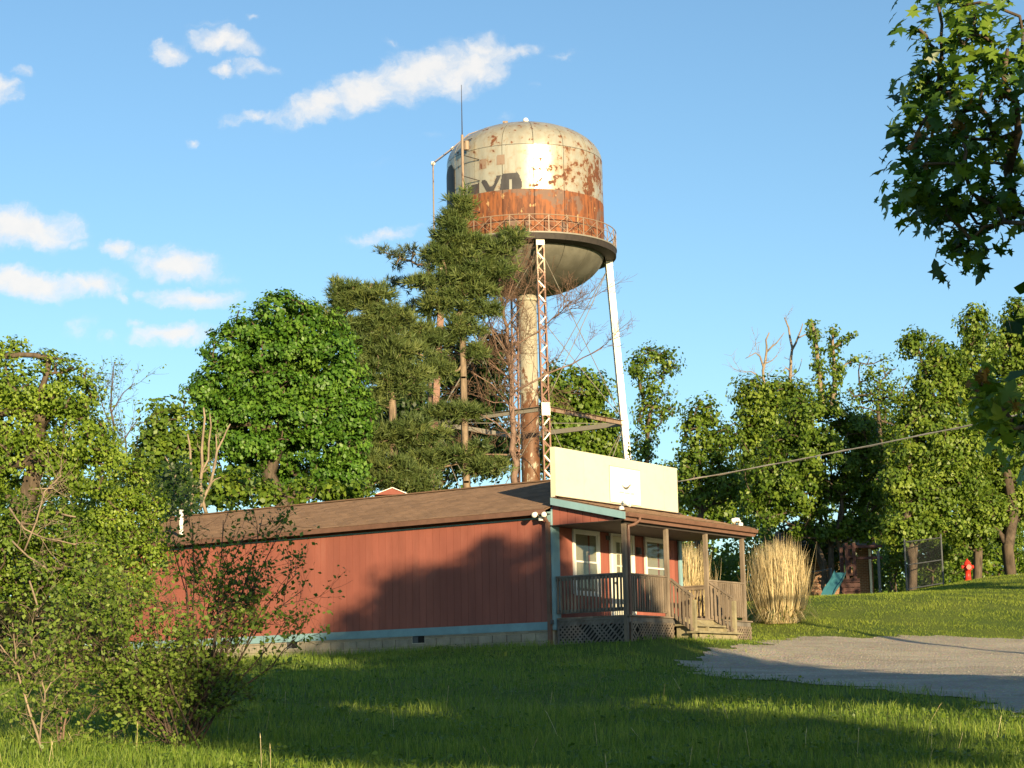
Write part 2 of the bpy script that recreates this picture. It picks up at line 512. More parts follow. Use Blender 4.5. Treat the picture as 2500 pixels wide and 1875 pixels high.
def gz_(x, y):
    """Height of the ground, arrays welcome."""
    x = np.asarray(x, float); y = np.asarray(y, float); sh = x.shape
    X = x.ravel(); Y = y.ravel()
    xc = np.clip(X, -60, 60); yc = np.clip(Y, -45, 170)
    out = np.empty(len(X))
    for i in range(0, len(X), 20000):
        a = xc[i:i + 20000]; b_ = yc[i:i + 20000]
        d2 = (a[:, None] - CP[None, :, 0]) ** 2 + (b_[:, None] - CP[None, :, 1]) ** 2
        out[i:i + 20000] = (0.5 * d2 * np.log(d2 + 1e-9)) @ TW[:len(CP)] + TW[len(CP)] + a * TW[len(CP) + 1] + b_ * TW[len(CP) + 2]
    out += 0.02 * np.sin(X * 1.3 + 0.7 * np.sin(Y * 0.9)) * np.sin(Y * 1.1 + 0.5 * np.sin(X * .7)) + 0.012 * np.sin(X * 3.1 + Y * 2.3)
    return out.reshape(sh)


def gh(x, y):
    return float(gz_(np.array([x]), np.array([y]))[0])


def gpt(u, v):
    """Where the sight line through photo pixel (u, v) meets the ground."""
    r = ray(u, v); r = r / r[1]
    ys = np.linspace(12, 110, 800); P = CAM[None] + r[None] * ys[:, None]
    below = np.nonzero(P[:, 2] < gz_(P[:, 0], P[:, 1]))[0]
    i = below[0] if len(below) else len(ys) - 1
    return P[i]


# ground: one sheet, fine near the camera and running to the horizon
def axis(lo, hi, st, far):
    a = list(np.arange(lo, hi + 1e-6, st)); s = st
    while a[-1] < far: s *= 1.45; a.append(a[-1] + s)
    s = st
    while a[0] > -far: s *= 1.45; a.insert(0, a[0] - s)
    return np.array(a)


gxs = axis(-24, 30, 0.5, 3000); gys = axis(8, 82, 0.5, 3000)
GX, GY = np.meshgrid(gxs, gys)
GZ = gz_(GX, GY)
nx, ny = len(gxs), len(gys)
idx = np.arange(nx * ny).reshape(ny, nx)
q = np.stack([idx[:-1, :-1], idx[:-1, 1:], idx[1:, 1:], idx[1:, :-1]], -1).reshape(-1, 4)
m, nt, b, out = new_mat('turf_soil')
v = world_coords(nt); n1 = noise(nt, v, 0.35, 5, 0.6); n2 = noise(nt, v, 9, 4, 0.65); n3 = noise(nt, v, 60, 2, 0.6)
c = mix(nt, step(nt, n1, 0.35, 0.68), (0.075, 0.115, 0.020), (0.135, 0.165, 0.030))
c = mix(nt, mth(nt, 'MULTIPLY', step(nt, n2, 0.5, 0.72), 0.55), c, (0.035, 0.065, 0.014))
c = mix(nt, mth(nt, 'MULTIPLY', step(nt, n3, 0.6, 0.75), 0.3), c, (0.15, 0.13, 0.05))
nt.links.new(c, b.inputs['Base Color']); b.inputs['Roughness'].default_value = 0.95; b.inputs['Specular IOR Level'].default_value = 0.1
bump(nt, b, n2, 0.6, 0.05); M['soil'] = m
ground = link('ground', fast_mesh('ground', np.stack([GX.ravel(), GY.ravel(), GZ.ravel()], 1), q, smooth=True), M['soil'])
tag(ground, kind='structure')

# gravel lot, a thin sheet with a ragged edge that follows the ground
GRAVEL_PX = [(1668, 1628), (1690, 1600), (1760, 1588), (1840, 1576), (1905, 1561), (2000, 1556), (2200, 1554), (2560, 1560), (2800, 1590), (2800, 1790), (2500, 1752), (2332, 1700), (2210, 1688),
             (2088, 1676), (1950, 1668), (1803, 1661), (1720, 1645)]
GPOLY = np.array([gpt(u, v)[:2] for (u, v) in GRAVEL_PX])


def in_poly(x, y, P):
    ins = np.zeros(x.shape, bool); n = len(P)
    for i in range(n):
        x1, y1 = P[i]; x2, y2 = P[(i + 1) % n]
        c_ = ((y1 > y) != (y2 > y)) & (x < (x2 - x1) * (y - y1) / (y2 - y1 + 1e-12) + x1)
        ins ^= c_
    return ins


def in_gravel(x, y):
    jx = x + 0.2 * np.sin(y * 3.1 + x * 2.3) + 0.12 * np.sin(y * 9 + x * 5 + 1)
    jy = y + 0.32 * np.sin(x * 2.3 + 2 + y) + 0.16 * np.sin(x * 7.0 + y * 4)
    return in_poly(jx, jy, GPOLY)


st = 0.10
ax_ = np.arange(GPOLY[:, 0].min() - .5, GPOLY[:, 0].max() + .5, st); ay_ = np.arange(GPOLY[:, 1].min() - .5, GPOLY[:, 1].max() + .5, st)
AX, AY = np.meshgrid(ax_, ay_); AZ = gz_(AX, AY) + 0.012
idx = np.arange(AX.size).reshape(AX.shape)
q = np.stack([idx[:-1, :-1], idx[:-1, 1:], idx[1:, 1:], idx[1:, :-1]], -1)
keep = in_gravel(AX[:-1, :-1] + st / 2, AY[:-1, :-1] + st / 2)
q = q[keep].reshape(-1, 4)
used = np.unique(q); remap = np.full(AX.size, -1); remap[used] = np.arange(len(used))
m, nt, b, out = new_mat('limestone_gravel')
v = world_coords(nt); n1 = noise(nt, v, 0.5, 5, 0.6); n2 = noise(nt, v, 24, 3, 0.7)
vo = N(nt, 'ShaderNodeTexVoronoi', {'Vector': v, 'Scale': 22.0})
c = mix(nt, step(nt, n1, 0.35, 0.65), (0.37, 0.315, 0.235), (0.47, 0.405, 0.305))
c = mix(nt, mth(nt, 'MULTIPLY', step(nt, n2, 0.45, 0.7), 0.6), c, (0.26, 0.225, 0.17))
c = mix(nt, 0.28, c, vo.outputs['Color'], 'SOFT_LIGHT')
tr_ = noise(nt, world_coords(nt, (.25, 1.1, 1)), 1.1, 4, .55)
c = mix(nt, mth(nt, 'MULTIPLY', step(nt, tr_, .5, .62), .32), c, (.22, .18, .125))
pt2 = noise(nt, v, 1.7, 5, .65)
c = mix(nt, mth(nt, 'MULTIPLY', step(nt, pt2, .58, .7), .35), c, (.19, .165, .10))
nt.links.new(c, b.inputs['Base Color']); b.inputs['Roughness'].default_value = 0.95
bump(nt, b, mth(nt, 'ADD', n2, vo.outputs['Distance']), 0.9, 0.03); M['gravel'] = m
gravel = link('gravel_lot', fast_mesh('gravel_lot', np.stack([AX.ravel(), AY.ravel(), AZ.ravel()], 1)[used], remap[q]), M['gravel'])
tag(gravel, kind='structure')
# loose stones on it
ns = 3000
sx = rng.uniform(ax_[0], ax_[-1], ns * 3); sy = rng.uniform(ay_[0], ay_[-1], ns * 3)
k = in_gravel(sx, sy); sx, sy = sx[k][:ns], sy[k][:ns]; ns = len(sx)
sr = rng.uniform(.008, .026, ns)
octv = np.array([[1, 0, 0], [0, 1, 0], [-1, 0, 0], [0, -1, 0], [0, 0, 1.0]])
octf = np.array([[0, 1, 4], [1, 2, 4], [2, 3, 4], [3, 0, 4]])
V = octv[None] * (sr[:, None, None] * rng.uniform(.6, 1.3, (ns, 5, 3))); V[:, :, 2] *= .7
V += np.stack([sx, sy, gz_(sx, sy) + .012], 1)[:, None]
m = painted('loose_stone', (0.45, 0.39, 0.30), 0.75, 1.2, 9, (1, 1, 1), 0.9, 0, 0)
tag(link('gravel_stones', fast_mesh('gravel_stones', V.reshape(-1, 3), (octf[None] + 5 * np.arange(ns)[:, None, None]).reshape(-1, 3)), m), kind='stuff')

# ------------------------------------------------------------------ the red building
LB, WB = 14.6, 5.86
shop = empty('shop_building', B0, BYAW)
tag(shop, 'long red wood sided building with brown roof, cream false front and porch', 'building')


def repeat(name, me, m, parent, locs, rot=None):
    """Alike pieces sharing one mesh."""
    if len(me.materials) == 0:
        me.materials.append(m)
    out_ = []
    for p in locs:
        o = bpy.data.objects.new(name, me); COL.objects.link(o); o.parent = parent; o.location = tuple(map(float, p))
        if rot is not None:
            o.rotation_euler = rot
        out_.append(o)
    return out_


# foundation of concrete blocks
fnd = MB(); fnd.box((0.03, 0.03, -2.3), (WB - .03, LB - .03, -1.262)).build('foundation', M['mortar'], shop)
fnd = [o for o in shop.children if o.name == 'foundation'][0]
VENTS = [(7.53, 7.92), (3.60, 3.99), (11.5, 11.9)]
blk = MB().box((0, .004, .004), (0.045, 0.386, 0.184)).mesh('block')
thin = MB().box((0, 0, 0), (0.045, 0.392, 0.042)).mesh('block_cap')
blk.materials.append(M['block']); thin.materials.append(M['block'])
for row, (z0, off_) in enumerate([(-1.312, .2), (-1.512, 0.0), (-1.712, .2), (-1.912, 0.0)]):
    y = 0.06 - off_
    while y < LB - 0.05:
        y0, y1 = max(y, .035), min(y + .392, LB - .035)
        if y1 - y0 > .06:
            hit = [(a, b_) for a, b_ in VENTS if y1 > a - .02 and y0 < b_ + .02 and row <= 1]
            me = thin if row == 0 else blk
            if not hit:
                o = bpy.data.objects.new('block', me); COL.objects.link(o); o.parent = fnd
                o.location = (-0.002 + random.uniform(-.003, .003), y0, z0); o.scale = (1, (y1 - y0) / .392, 1)
            else:
                a, b_ = hit[0]
                for (p, q_) in ((y0, a - .012), (b_ + .012, y1)):
                    if q_ - p > .05:
                        o = bpy.data.objects.new('block', me); COL.objects.link(o); o.parent = fnd
                        o.location = (0, p, z0); o.scale = (1, (q_ - p) / .392, 1)
        y += .402
for (a, b_) in VENTS:
    MB().box((-.003, a, -1.44), (.04, b_, -1.425)).box((-.003, a, -1.43), (.04, a + .012, -1.27)).box((-.003, b_ - .012, -1.43), (.04, b_, -1.27)).build('vent_frame', M['mortar'], fnd)
    MB().box((.024, a + .012, -1.425), (.029, b_ - .012, -1.264)).build('vent_opening', M['dark'], fnd)
    MB().bar((.012, (a + b_) / 2 + .02, -1.345), (.012, b_ - .014, -1.345), .01, .15).build('vent_louver', M['galv'], fnd)
    blkh = MB().box((.0, a - .01, -1.514), (.043, b_ + .01, -1.443)); blkh.build('block', M['block'], fnd)

# long wall: grooved boards over a dark red backing, blue band at the foot, trim at the top
wall = MB().box((0.03, 0.02, -1.262), (WB - .03, LB - .02, 1.335)).build('wall', M['red_dark'], shop)
bw_ = 0.2032
sb = MB().box((0, .0035, 0), (.03, bw_ - .0035, 2.335)).mesh('siding_board')
repeat('siding_board', sb, M['red'], wall, [(0.012, 0.10 + i * bw_, -1.078) for i in range(int((LB - .25) / bw_))])
MB().box((-.018, .07, -1.262), (.0295, LB - .05, -1.08)).build('base_band', M['blue'], shop)
MB().box((-.008, .09, 1.252), (.0295, LB - .05, 1.285)).build('top_trim', M['blue'], shop)
# front wall boards (leaving windows and the door free)
WIN = [(1.0, 1.98), (4.2, 5.15)]; WZ = (-.38, 1.0); DX = (2.62, 3.52); DZT = 1.02
OPEN = [(1.0, 1.98, WZ), (4.2, 5.15, WZ), (2.60, 3.54, (-1.0, DZT))]
fb_cache = {}


def front_board(x0, x1, z0, z1):
    key = (round(x1 - x0, 3), round(z1 - z0, 3))
    if key not in fb_cache:
        me = MB().box((0, 0, 0), (x1 - x0, .018, z1 - z0)).mesh('siding_board'); me.materials.append(M['red']); fb_cache[key] = me
    o = bpy.data.objects.new('siding_board', fb_cache[key]); COL.objects.link(o); o.parent = wall; o.location = (x0, 0.001, z0)


for i in range(28):
    x0 = .305 + i * bw_ * .96; x1 = x0 + bw_ * .96 - .007
    if x1 > WB - .12: break
    cuts = sorted([zr for (a, b_, zr) in OPEN if x1 > a - .03 and x0 < b_ + .03])
    z = -1.0
    for (za, zb) in cuts:
        if za - z > .05: front_board(x0, x1, z, za - .05)
        z = zb + .05
    if 1.06 - z > .05: front_board(x0, x1, z, 1.06)
for (x0, x1) in ((0.035, .30), (WB - .11, WB + .02)):
    MB().box((x0, -.045, -1.27), (x1, .0, 1.50)).build('corner_trim', M['blue'], shop)
MB().box((-.03, -.045, -1.262), (.03, .068, 1.40)).build('corner_trim', M['blue'], shop)
MB().box((WB - .06, LB - .1, -1.26), (WB + .02, LB + .02, 1.3)).build('corner_trim', M['blue'], shop)

# windows
for (x0, x1) in WIN:
    z0, z1 = WZ; t = .075
    fr = MB().box((x0 - t, -.03, z0 - t), (x0, .018, z1 + t)).box((x1, -.03, z0 - t), (x1 + t, .018, z1 + t))
    fr.box((x0, -.03, z1), (x1, .018, z1 + t)).box((x0, -.04, z0 - t), (x1, .018, z0))
    w = fr.build('window', M['white'], shop)
    zm = .33
    sa = MB()
    for (za, zb, yy) in ((z0, zm + .02, -.012), (zm - .02, z1, .0)):
        sa.box((x0, yy, za), (x0 + .04, yy + .018, zb)).box((x1 - .04, yy, za), (x1, yy + .018, zb))
        sa.box((x0 + .04, yy, za), (x1 - .04, yy + .018, za + .04)).box((x0 + .04, yy, zb - .04), (x1 - .04, yy + .018, zb))
    sa.build('sash', M['white'], w)
    for (za, zb, yy) in ((z0 + .04, zm - .02, -.004), (zm + .02, z1 - .04, .008)):
        MB().box((x0 + .04, yy, za), (x1 - .04, yy + .003, zb)).build('pane', M['glass'], w)
    xm = x0 + (x1 - x0) * .62
    MB().box((x0 + .01, .0140, z0 + .02), (xm - .02, .0168, z1 - .01)).build('blind', M['blind'], w)
    MB().box((xm + .06, .0140, z0 + .02), (x1 - .01, .0168, z1 - .01)).build('blind', M['blind'], w)
# door with a nine-light window
d = MB().box((DX[0], -.015, -.985), (DX[1], .012, DZT - .02)).build('door', M['door'], shop)
MB().box((DX[0] - .09, -.035, -.99), (DX[0] - .004, .018, DZT + .08)).box((DX[1] + .004, -.035, -.99), (DX[1] + .09, .018, DZT + .08)).box((DX[0] - .004, -.035, DZT - .01), (DX[1] + .004, .018, DZT + .08)).build('door_frame', M['white'], d)
gx0, gx1, gz0, gz1 = DX[0] + .14, DX[1] - .14, .02, .88
mu = MB()
for i in range(4):
    x = gx0 + (gx1 - gx0) * i / 3; mu.box((x - .014, -.03, gz0), (x + .014, -.018, gz1))
for j in range(4):
    z = gz0 + (gz1 - gz0) * j / 3; mu.box((gx0, -.031, z - .014), (gx1, -.0185, z + .014))
mu.build('muntin_grid', M['door'], d)
pn = MB().box((0, 0, 0), ((gx1 - gx0) / 3 - .03, .002, (gz1 - gz0) / 3 - .03)).mesh('pane')
dk = MB().box((gx0, -.0172, gz0), (gx1, -.0160, gz1)).build('door_curtain', M['blind'], d)
repeat('pane', pn, M['glass'], d, [(gx0 + (gx1 - gx0) * i / 3 + .015, -.022, gz0 + (gz1 - gz0) * j / 3 + .015) for i in range(3) for j in range(3)])
MB().tube([(DX[0] + .07, -.018, -.1), (DX[0] + .07, -.07, -.1)], [.018, .032], 10).build('door_knob', M['galv'], d)
MB().box((3.72, -.05, .62), (3.84, .0, .80)).tube([(3.78, -.08, .62), (3.78, -.08, .78)], [.05, .03], 8).build('porch_lamp', M['galv'], shop)
MB().box((2.36, -.03, .9), (2.5, 0, 1.0)).build('alarm_box', M['galv'], shop)

# main roof: two planes, shingle courses laid as real rows
SL = (2.50 - 1.44) / (2.93 + .25); XE = -.25; ZE = 1.44


def shingle_rows(name, origin, along, upv, nrm, length, run, parent, expo=.145, tab=.30):
    """Overlapping rows of shingle tabs on a roof plane; a row is a strip of tabs of slightly uneven height and tone."""
    O_ = np.array(origin, float); A_ = np.array(along, float); U_ = np.array(upv, float); N_ = np.array(nrm, float)
    vs_ = []; fs_ = []; tt = []
    rows = int(math.ceil(run / expo)); nt_ = int(length / tab) + 2
    for r_ in range(rows):
        s0 = r_ * expo; s1 = min(run, s0 + expo * 1.25)
        for k_ in range(nt_):
            a0 = max(0, (k_ - (.5 if r_ % 2 else 0)) * tab + .003); a1 = min(length, (k_ + 1 - (.5 if r_ % 2 else 0)) * tab - .003)
            if a1 - a0 < .02: continue
            h = .009 + random.uniform(-.002, .003); lo = s0 + random.uniform(-.006, .006); t_ = random.random()
            p = [O_ + A_ * a0 + U_ * lo, O_ + A_ * a1 + U_ * lo, O_ + A_ * a0 + U_ * lo + N_ * h, O_ + A_ * a1 + U_ * lo + N_ * (h + random.uniform(-.001, .001)),
                 O_ + A_ * a1 + U_ * s1 + N_ * .002, O_ + A_ * a0 + U_ * s1 + N_ * .002]
            o_ = len(vs_); vs_ += p; tt += [t_] * 6
            fs_ += [(o_, o_ + 1, o_ + 3, o_ + 2), (o_ + 2, o_ + 3, o_ + 4, o_ + 5)]
    me = fast_mesh(name, np.array(vs_), np.array(fs_), tt)
    return tag(link(name, me, M['shingle'], parent), kind='stuff')


rf = MB()
y0r, y1r = -.03, LB + .3
zr = ZE + SL * (2.93 - XE)
for sgn in (0, 1):
    xa, xb = (XE, 2.93) if not sgn else (WB - XE, 2.93)
    rf.add([(xa, y0r, ZE), (xa, y1r, ZE), (xb, y1r, zr), (xb, y0r, zr), (xa, y0r, ZE - .03), (xa, y1r, ZE - .03), (xb, y1r, zr - .03), (xb, y0r, zr - .03)],
           [(0, 1, 2, 3), (4, 7, 6, 5), (0, 4, 5, 1), (0, 3, 7, 4), (1, 5, 6, 2)])
roof = rf.build('roof', M['shingle'], shop)
u_ = np.array([1, 0, SL]) / math.hypot(1, SL); n_ = np.array([-SL, 0, 1]) / math.hypot(1, SL)
shingle_rows('shingles', (XE - .01, y0r, ZE + .004), (0, 1, 0), u_, n_, y1r - y0r, (2.93 - XE) * math.hypot(1, SL), roof)
MB().bar((2.93, y0r, zr + .012), (2.93, y1r, zr + .012), .26, .03).build('ridge_cap', M['shingle'], roof)
MB().box((XE - .012, y0r, ZE - .115), (XE + .012, y1r, ZE - .002)).build('fascia', M['brown'], shop)
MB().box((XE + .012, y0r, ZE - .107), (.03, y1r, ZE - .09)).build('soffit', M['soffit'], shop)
# gables behind and in front close the roof space
MB().add([(0.02, LB - .02, 1.33), (WB - .02, LB - .02, 1.33), (2.93, LB - .02, zr - .04), (0.02, LB - .06, 1.33), (WB - .02, LB - .06, 1.33), (2.93, LB - .06, zr - .04)], [(0, 1, 2), (5, 4, 3), (0, 3, 4, 1), (1, 4, 5, 2), (2, 5, 3, 0)]).build('gable', M['red'], shop)
MB().tube([(.2, 11.72, 1.6), (.2, 11.72, 2.30)], .055, 12).tube([(.2, 11.72, 2.27), (.2, 11.72, 2.31)], .062, 12).tube([(.2, 11.72, 2.0), (.2, 11.72, 2.03)], .06, 12).build('vent_pipe', M['white'], shop)
# downspout at the near corner
ds = MB().box((-.115, -.025, -1.75), (-.032, .06, 1.16)).tube([(XE + .02, .05, 1.36), (-.2, .03, 1.27), (-.075, .02, 1.14)], .04, 8)
ds.build('downspout', M['brown'], shop)
MB().box((-.12, -.06, -1.14), (-.03, -.028, -1.04)).build('meter_box', M['galv'], shop)


def floodlight(p, yaw, parent):
    """Twin flood lamp: junction box, two hooded bulbs on swivel arms."""
    o = MB().tube([(0, 0, -.03), (0, 0, .04)], .06, 10).build('floodlight', M['white'], parent)
    o.location = p; o.rotation_euler = (0, 0, yaw)
    for sx_ in (-1, 1):
        MB().tube([(0, 0, .03), (sx_ * .06, -.02, .10), (sx_ * .09, -.05, .13)], .018, 8).tube([(sx_ * .085, -.03, .13), (sx_ * .10, -.09, .12), (sx_ * .115, -.18, .085), (sx_ * .118, -.20, .08)], [.03, .05, .065, .045], 10).build('lamp_head', M['white'], o, True)
    return o


floodlight((-.16, .14, 1.22), R_(-70), shop)

# false front sign
SY0, SY1 = -.17, -.035
MB().box((.0, SY0 + .012, 1.60), (5.54, SY1, 2.872)).build('sign_backing', M['cream'], shop)
for (x0, x1) in ((.0, 1.20), (1.204, 2.42), (2.424, 3.64), (3.644, 4.86), (4.864, 5.54)):
    MB().box((x0, SY0, 1.62), (x1, SY0 + .0118, 2.868)).build('sign_board', M['cream'], shop)
pz0, pz1, px0, px1 = 1.79, 2.64, 2.33, 3.72
sp_ = MB().box((px0, SY0 - .012, pz0), (px1, SY0 - .0005, pz1)).build('sign_panel', M['sign_white'], shop)
MB().box((px0 - .012, SY0 - .008, pz0 - .012), (px0, SY0 - .0005, pz1 + .012)).box((px1, SY0 - .008, pz0 - .012), (px1 + .012, SY0 - .0005, pz1 + .012)).box((px0, SY0 - .008, pz1), (px1, SY0 - .0005, pz1 + .012)).box((px0, SY0 - .008, pz0 - .012), (px1, SY0 - .0005, pz0)).build('sign_panel_edging', M['ink'], sp_)
# faded emblem: a swoosh like a shallow hull with a sail line, and a ghost line of worn-off lettering
yy = SY0 - .0145; emb = MB()
for i in range(20):
    a0, a1 = i / 20, (i + 1) / 20
    f_ = lambda a: (2.86 + .42 * a, 2.235 - .085 * math.sin(math.pi * min(1, a * 1.15)) ** .8 + .03 * (a - .2))
    w0, w1 = .008 + .022 * math.sin(math.pi * a0), .008 + .022 * math.sin(math.pi * a1)
    (xa, za), (xb, zb) = f_(a0), f_(a1)
    emb.add([(xa, yy, za - w0), (xb, yy, zb - w1), (xb, yy, zb + w1), (xa, yy, za + w0)], [(0, 1, 2, 3)])
emb.build('emblem', M['ink'], sp_)
emb = MB()
for i in range(12):
    a0, a1 = i / 12, (i + 1) / 12
    g_ = lambda a: (2.89 + .16 * a, 2.26 + .10 * a ** .6)
    (xa, za), (xb, zb) = g_(a0), g_(a1)
    emb.add([(xa, yy, za - .005), (xb, yy, zb - .005), (xb, yy, zb + .005), (xa, yy, za + .005)], [(0, 1, 2, 3)])
for i in range(13):
    x = 2.74 + i * .052
    if i in (4, 9): continue
    emb.add([(x, yy, 2.03), (x + .035, yy, 2.03), (x + .035, yy, 2.03 + random.choice([.03, .045])), (x, yy, 2.06)], [(0, 1, 2, 3)])
emb.build('worn_lettering', M['ink_faint'], sp_)

# ---- porch
PY = -1.87; DZ = -1.0
deckz = DZ
pr = MB()
ya, za = -.10, 1.715; yb, zb = -2.06, 1.255
pr.add([(-.1, ya, za), (6.0, ya, za), (6.0, yb, zb), (-.1, yb, zb), (-.1, ya, za - .03), (6.0, ya, za - .03), (6.0, yb, zb - .03), (-.1, yb, zb - .03)], [(3, 2, 1, 0), (4, 5, 6, 7), (0, 4, 7, 3), (1, 2, 6, 5), (3, 7, 6, 2)])
proof = pr.build('porch_roof', M['shingle'], shop)
ps = (za - zb) / (ya - yb)
uu = np.array([0, 1, ps]) / math.hypot(1, ps); nn = np.array([0, -ps, 1]) / math.hypot(1, ps)
shingle_rows('shingles', (-.1, yb - .01, zb + .004), (1, 0, 0), uu, nn, 6.1, (ya - yb + .01) * math.hypot(1, ps), proof, .14)
MB().add([(-.02, SY0 - .003, 1.70), (5.56, SY0 - .003, 1.70), (5.56, SY0 - .003, 1.755), (-.02, SY0 - .003, 1.755), (-.02, SY0 - .14, 1.712), (5.56, SY0 - .14, 1.712)], [(0, 1, 2, 3), (3, 2, 5, 4)]).build('flashing', M['brown'], proof)
# rake boards, gutter, soffit, beam
rk = MB().add([(-.13, ya, za - .015), (-.102, ya, za - .015), (-.102, yb, zb - .015), (-.13, yb, zb - .015), (-.13, ya, za - .175), (-.102, ya, za - .175), (-.102, yb, zb - .175), (-.13, yb, zb - .175)], [(0, 3, 2, 1), (4, 5, 6, 7), (0, 4, 7, 3), (1, 2, 6, 5), (3, 7, 6, 2), (0, 1, 5, 4)])
rk.build('rake_board', M['blue'], proof)
rk = MB().add([(6.005, ya, za - .015), (6.03, ya, za - .015), (6.03, yb, zb - .015), (6.005, yb, zb - .015), (6.005, ya, za - .17), (6.03, ya, za - .17), (6.03, yb, zb - .17), (6.005, yb, zb - .17)], [(0, 3, 2, 1), (4, 5, 6, 7), (0, 4, 7, 3), (1, 2, 6, 5), (3, 7, 6, 2), (0, 1, 5, 4)])
rk.build('rake_board', M['brown'], proof)
MB().box((-.1, yb + .02, zb - .2), (6.0, yb + .045, zb - .03)).build('fascia', M['brown'], proof)
MB().add([(-.1, yb - .09, zb - .03), (6.0, yb - .09, zb - .03), (6.0, yb - .07, zb - .115), (-.1, yb - .07, zb - .115), (-.1, yb + .018, zb - .03), (6.0, yb + .018, zb - .03), (6.0, yb + .018, zb - .115), (-.1, yb + .018, zb - .115)],
         [(0, 3, 2, 1), (3, 7, 6, 2), (4, 5, 6, 7), (0, 4, 7, 3), (1, 2, 6, 5)]).build('gutter', M['brown'], proof)
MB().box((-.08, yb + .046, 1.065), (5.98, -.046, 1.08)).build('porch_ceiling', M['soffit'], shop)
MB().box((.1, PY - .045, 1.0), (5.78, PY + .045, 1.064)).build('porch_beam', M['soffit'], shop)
# red boarded triangle that closes the porch roof at the near end
for i in range(8):
    y1_ = -.05 - i * .2032; y0_ = max(y1_ - .1912, yb + .05)
    if y1_ - y0_ < .05: break
    t1, t0 = za + (y1_ - ya) * ps - .05, za + (y0_ - ya) * ps - .05
    if t0 < 1.1: t0 = 1.1
    MB().add([(.03, y0_, 1.075), (.03, y1_, 1.075), (.03, y1_, t1), (.03, y0_, t0), (.06, y0_, 1.075), (.06, y1_, 1.075), (.06, y1_, t1), (.06, y0_, t0)], [(0, 3, 2, 1), (4, 5, 6, 7), (0, 1, 5, 4), (3, 7, 6, 2), (0, 4, 7, 3), (1, 2, 6, 5)]).build('siding_board', M['red'], shop)
floodlight((-.06, yb + .12, zb + .07), R_(20), shop)
fl = floodlight((5.72, yb + .25, zb + .10), R_(-160), shop)
# deck
dk = MB().box((.12, -1.95, DZ - .17), (5.78, -1.91, DZ - .04)).box((.12, -1.91, DZ - .17), (.16, -.05, DZ - .04)).box((5.74, -1.91, DZ - .17), (5.78, -.05, DZ - .04)).build('porch_deck', M['wood_grey'], shop)
nb = 14; wd = (1.95 - .03) / nb
db = MB().box((0, 0, 0), (5.74, wd - .008, .034)).mesh('deck_board')
repeat('deck_board', db, M['wood'], dk, [(.08, -1.99 + i * wd, DZ - .036) for i in range(nb)])
# posts
POSTX = [.13, 1.96, 3.80, 5.63]
pm = MB().box((-.045, -.045, DZ - .6), (.045, .045, 1.0)).mesh('post')
repeat('porch_post', pm, M['wood'], shop, [(x, PY, 0) for x in POSTX])
# downspout in front of the corner post
MB().tube([(.42, yb - .05, zb - .1), (.42, yb - .05, zb - .17), (.36, yb + .06, zb - .26), (.235, PY - .05, zb - .30), (.225, PY - .055, zb - .4), (.225, PY - .055, -1.75)], .036, 8).build('downspout', M['brown'], shop)
BAL = {}


def railing(a, b_, ztop_a, ztop_b, zbot_a, zbot_b, n, m_, name='railing', bal_h=None):
    """Top and bottom rail between two points with square balusters, each its own piece."""
    a = np.array(a, float); b_ = np.array(b_, float)
    mb = MB()
    mb.bar((*a, ztop_a), (*b_, ztop_b), .085, .036).bar((*a, ztop_a - .055), (*b_, ztop_b - .055), .034, .075)
    mb.bar((*a, zbot_a), (*b_, zbot_b), .036, .085)
    r = mb.build(name, M[m_], shop)
    hgt = (ztop_a - zbot_a) - .02
    key = (round(hgt, 2),)
    if key not in BAL:
        BAL[key] = MB().box((-.019, -.019, 0), (.019, .019, hgt)).mesh('baluster'); BAL[key].materials.append(M['wood'])
    ang = math.atan2(*(b_ - a)[::-1]); nrm = np.array([math.sin(ang), -math.cos(ang)])
    for i in range(n):
        t = (i + .5) / n
        p = a + (b_ - a) * t + nrm * .037
        o = bpy.data.objects.new('baluster', BAL[key]); COL.objects.link(o); o.parent = r
        o.location = (p[0], p[1], zbot_a + (zbot_b - zbot_a) * t - .02 + random.uniform(-.006, .006)); o.rotation_euler = (random.uniform(-.008, .008), random.uniform(-.008, .008), ang)
    return r


railing((.13, -.06), (.13, PY + .05), -.085, -.085, -.87, -.87, 19, 'wood_grey')
railing((.18, PY), (1.91, PY), -.095, -.095, -.88, -.88, 17, 'wood')
railing((3.85, PY), (5.58, PY), -.095, -.095, -.88, -.88, 17, 'wood')
railing((5.63, PY + .05), (5.63, -.06), -.09, -.09, -.88, -.88, 18, 'wood')
# steps: deck, two treads, newels with sloping rails
NY = -2.47
for x, top in ((2.09, -.635), (3.98, -.60)):
    MB().box((x - .045, NY - .045, -1.75), (x + .045, NY + .045, top)).build('newel_post', M['tread'], shop)
railing((2.02, PY - .05), (2.06, NY + .0), -.14, -.56, -.93, -1.33, 6, 'wood', 'stair_railing')
railing((3.86, PY - .05), (3.95, NY + .0), -.14, -.53, -.93, -1.30, 6, 'wood', 'stair_railing')
sts = MB()
for x in (2.18, 3.05, 3.92):
    sts.add([(x - .02, -1.96, -1.05), (x - .02, -1.96, -1.75), (x - .02, -2.62, -1.75), (x - .02, -2.62, -1.50), (x - .02, -2.30, -1.40), (x - .02, -2.30, -1.22), (x + .02, -1.96, -1.05), (x + .02, -1.96, -1.75), (x + .02, -2.62, -1.75), (x + .02, -2.62, -1.50), (x + .02, -2.30, -1.40), (x + .02, -2.30, -1.22)],
            [(0, 1, 2, 3, 4, 5), (11, 10, 9, 8, 7, 6), (0, 5, 11, 6), (5, 4, 10, 11), (4, 3, 9, 10), (3, 2, 8, 9), (1, 0, 6, 7)])
stair = sts.build('stairs', M['tread'], shop)
MB().box((2.03, -2.30, -1.215), (4.06, -1.99, -1.172)).build('tread', M['tread'], stair)
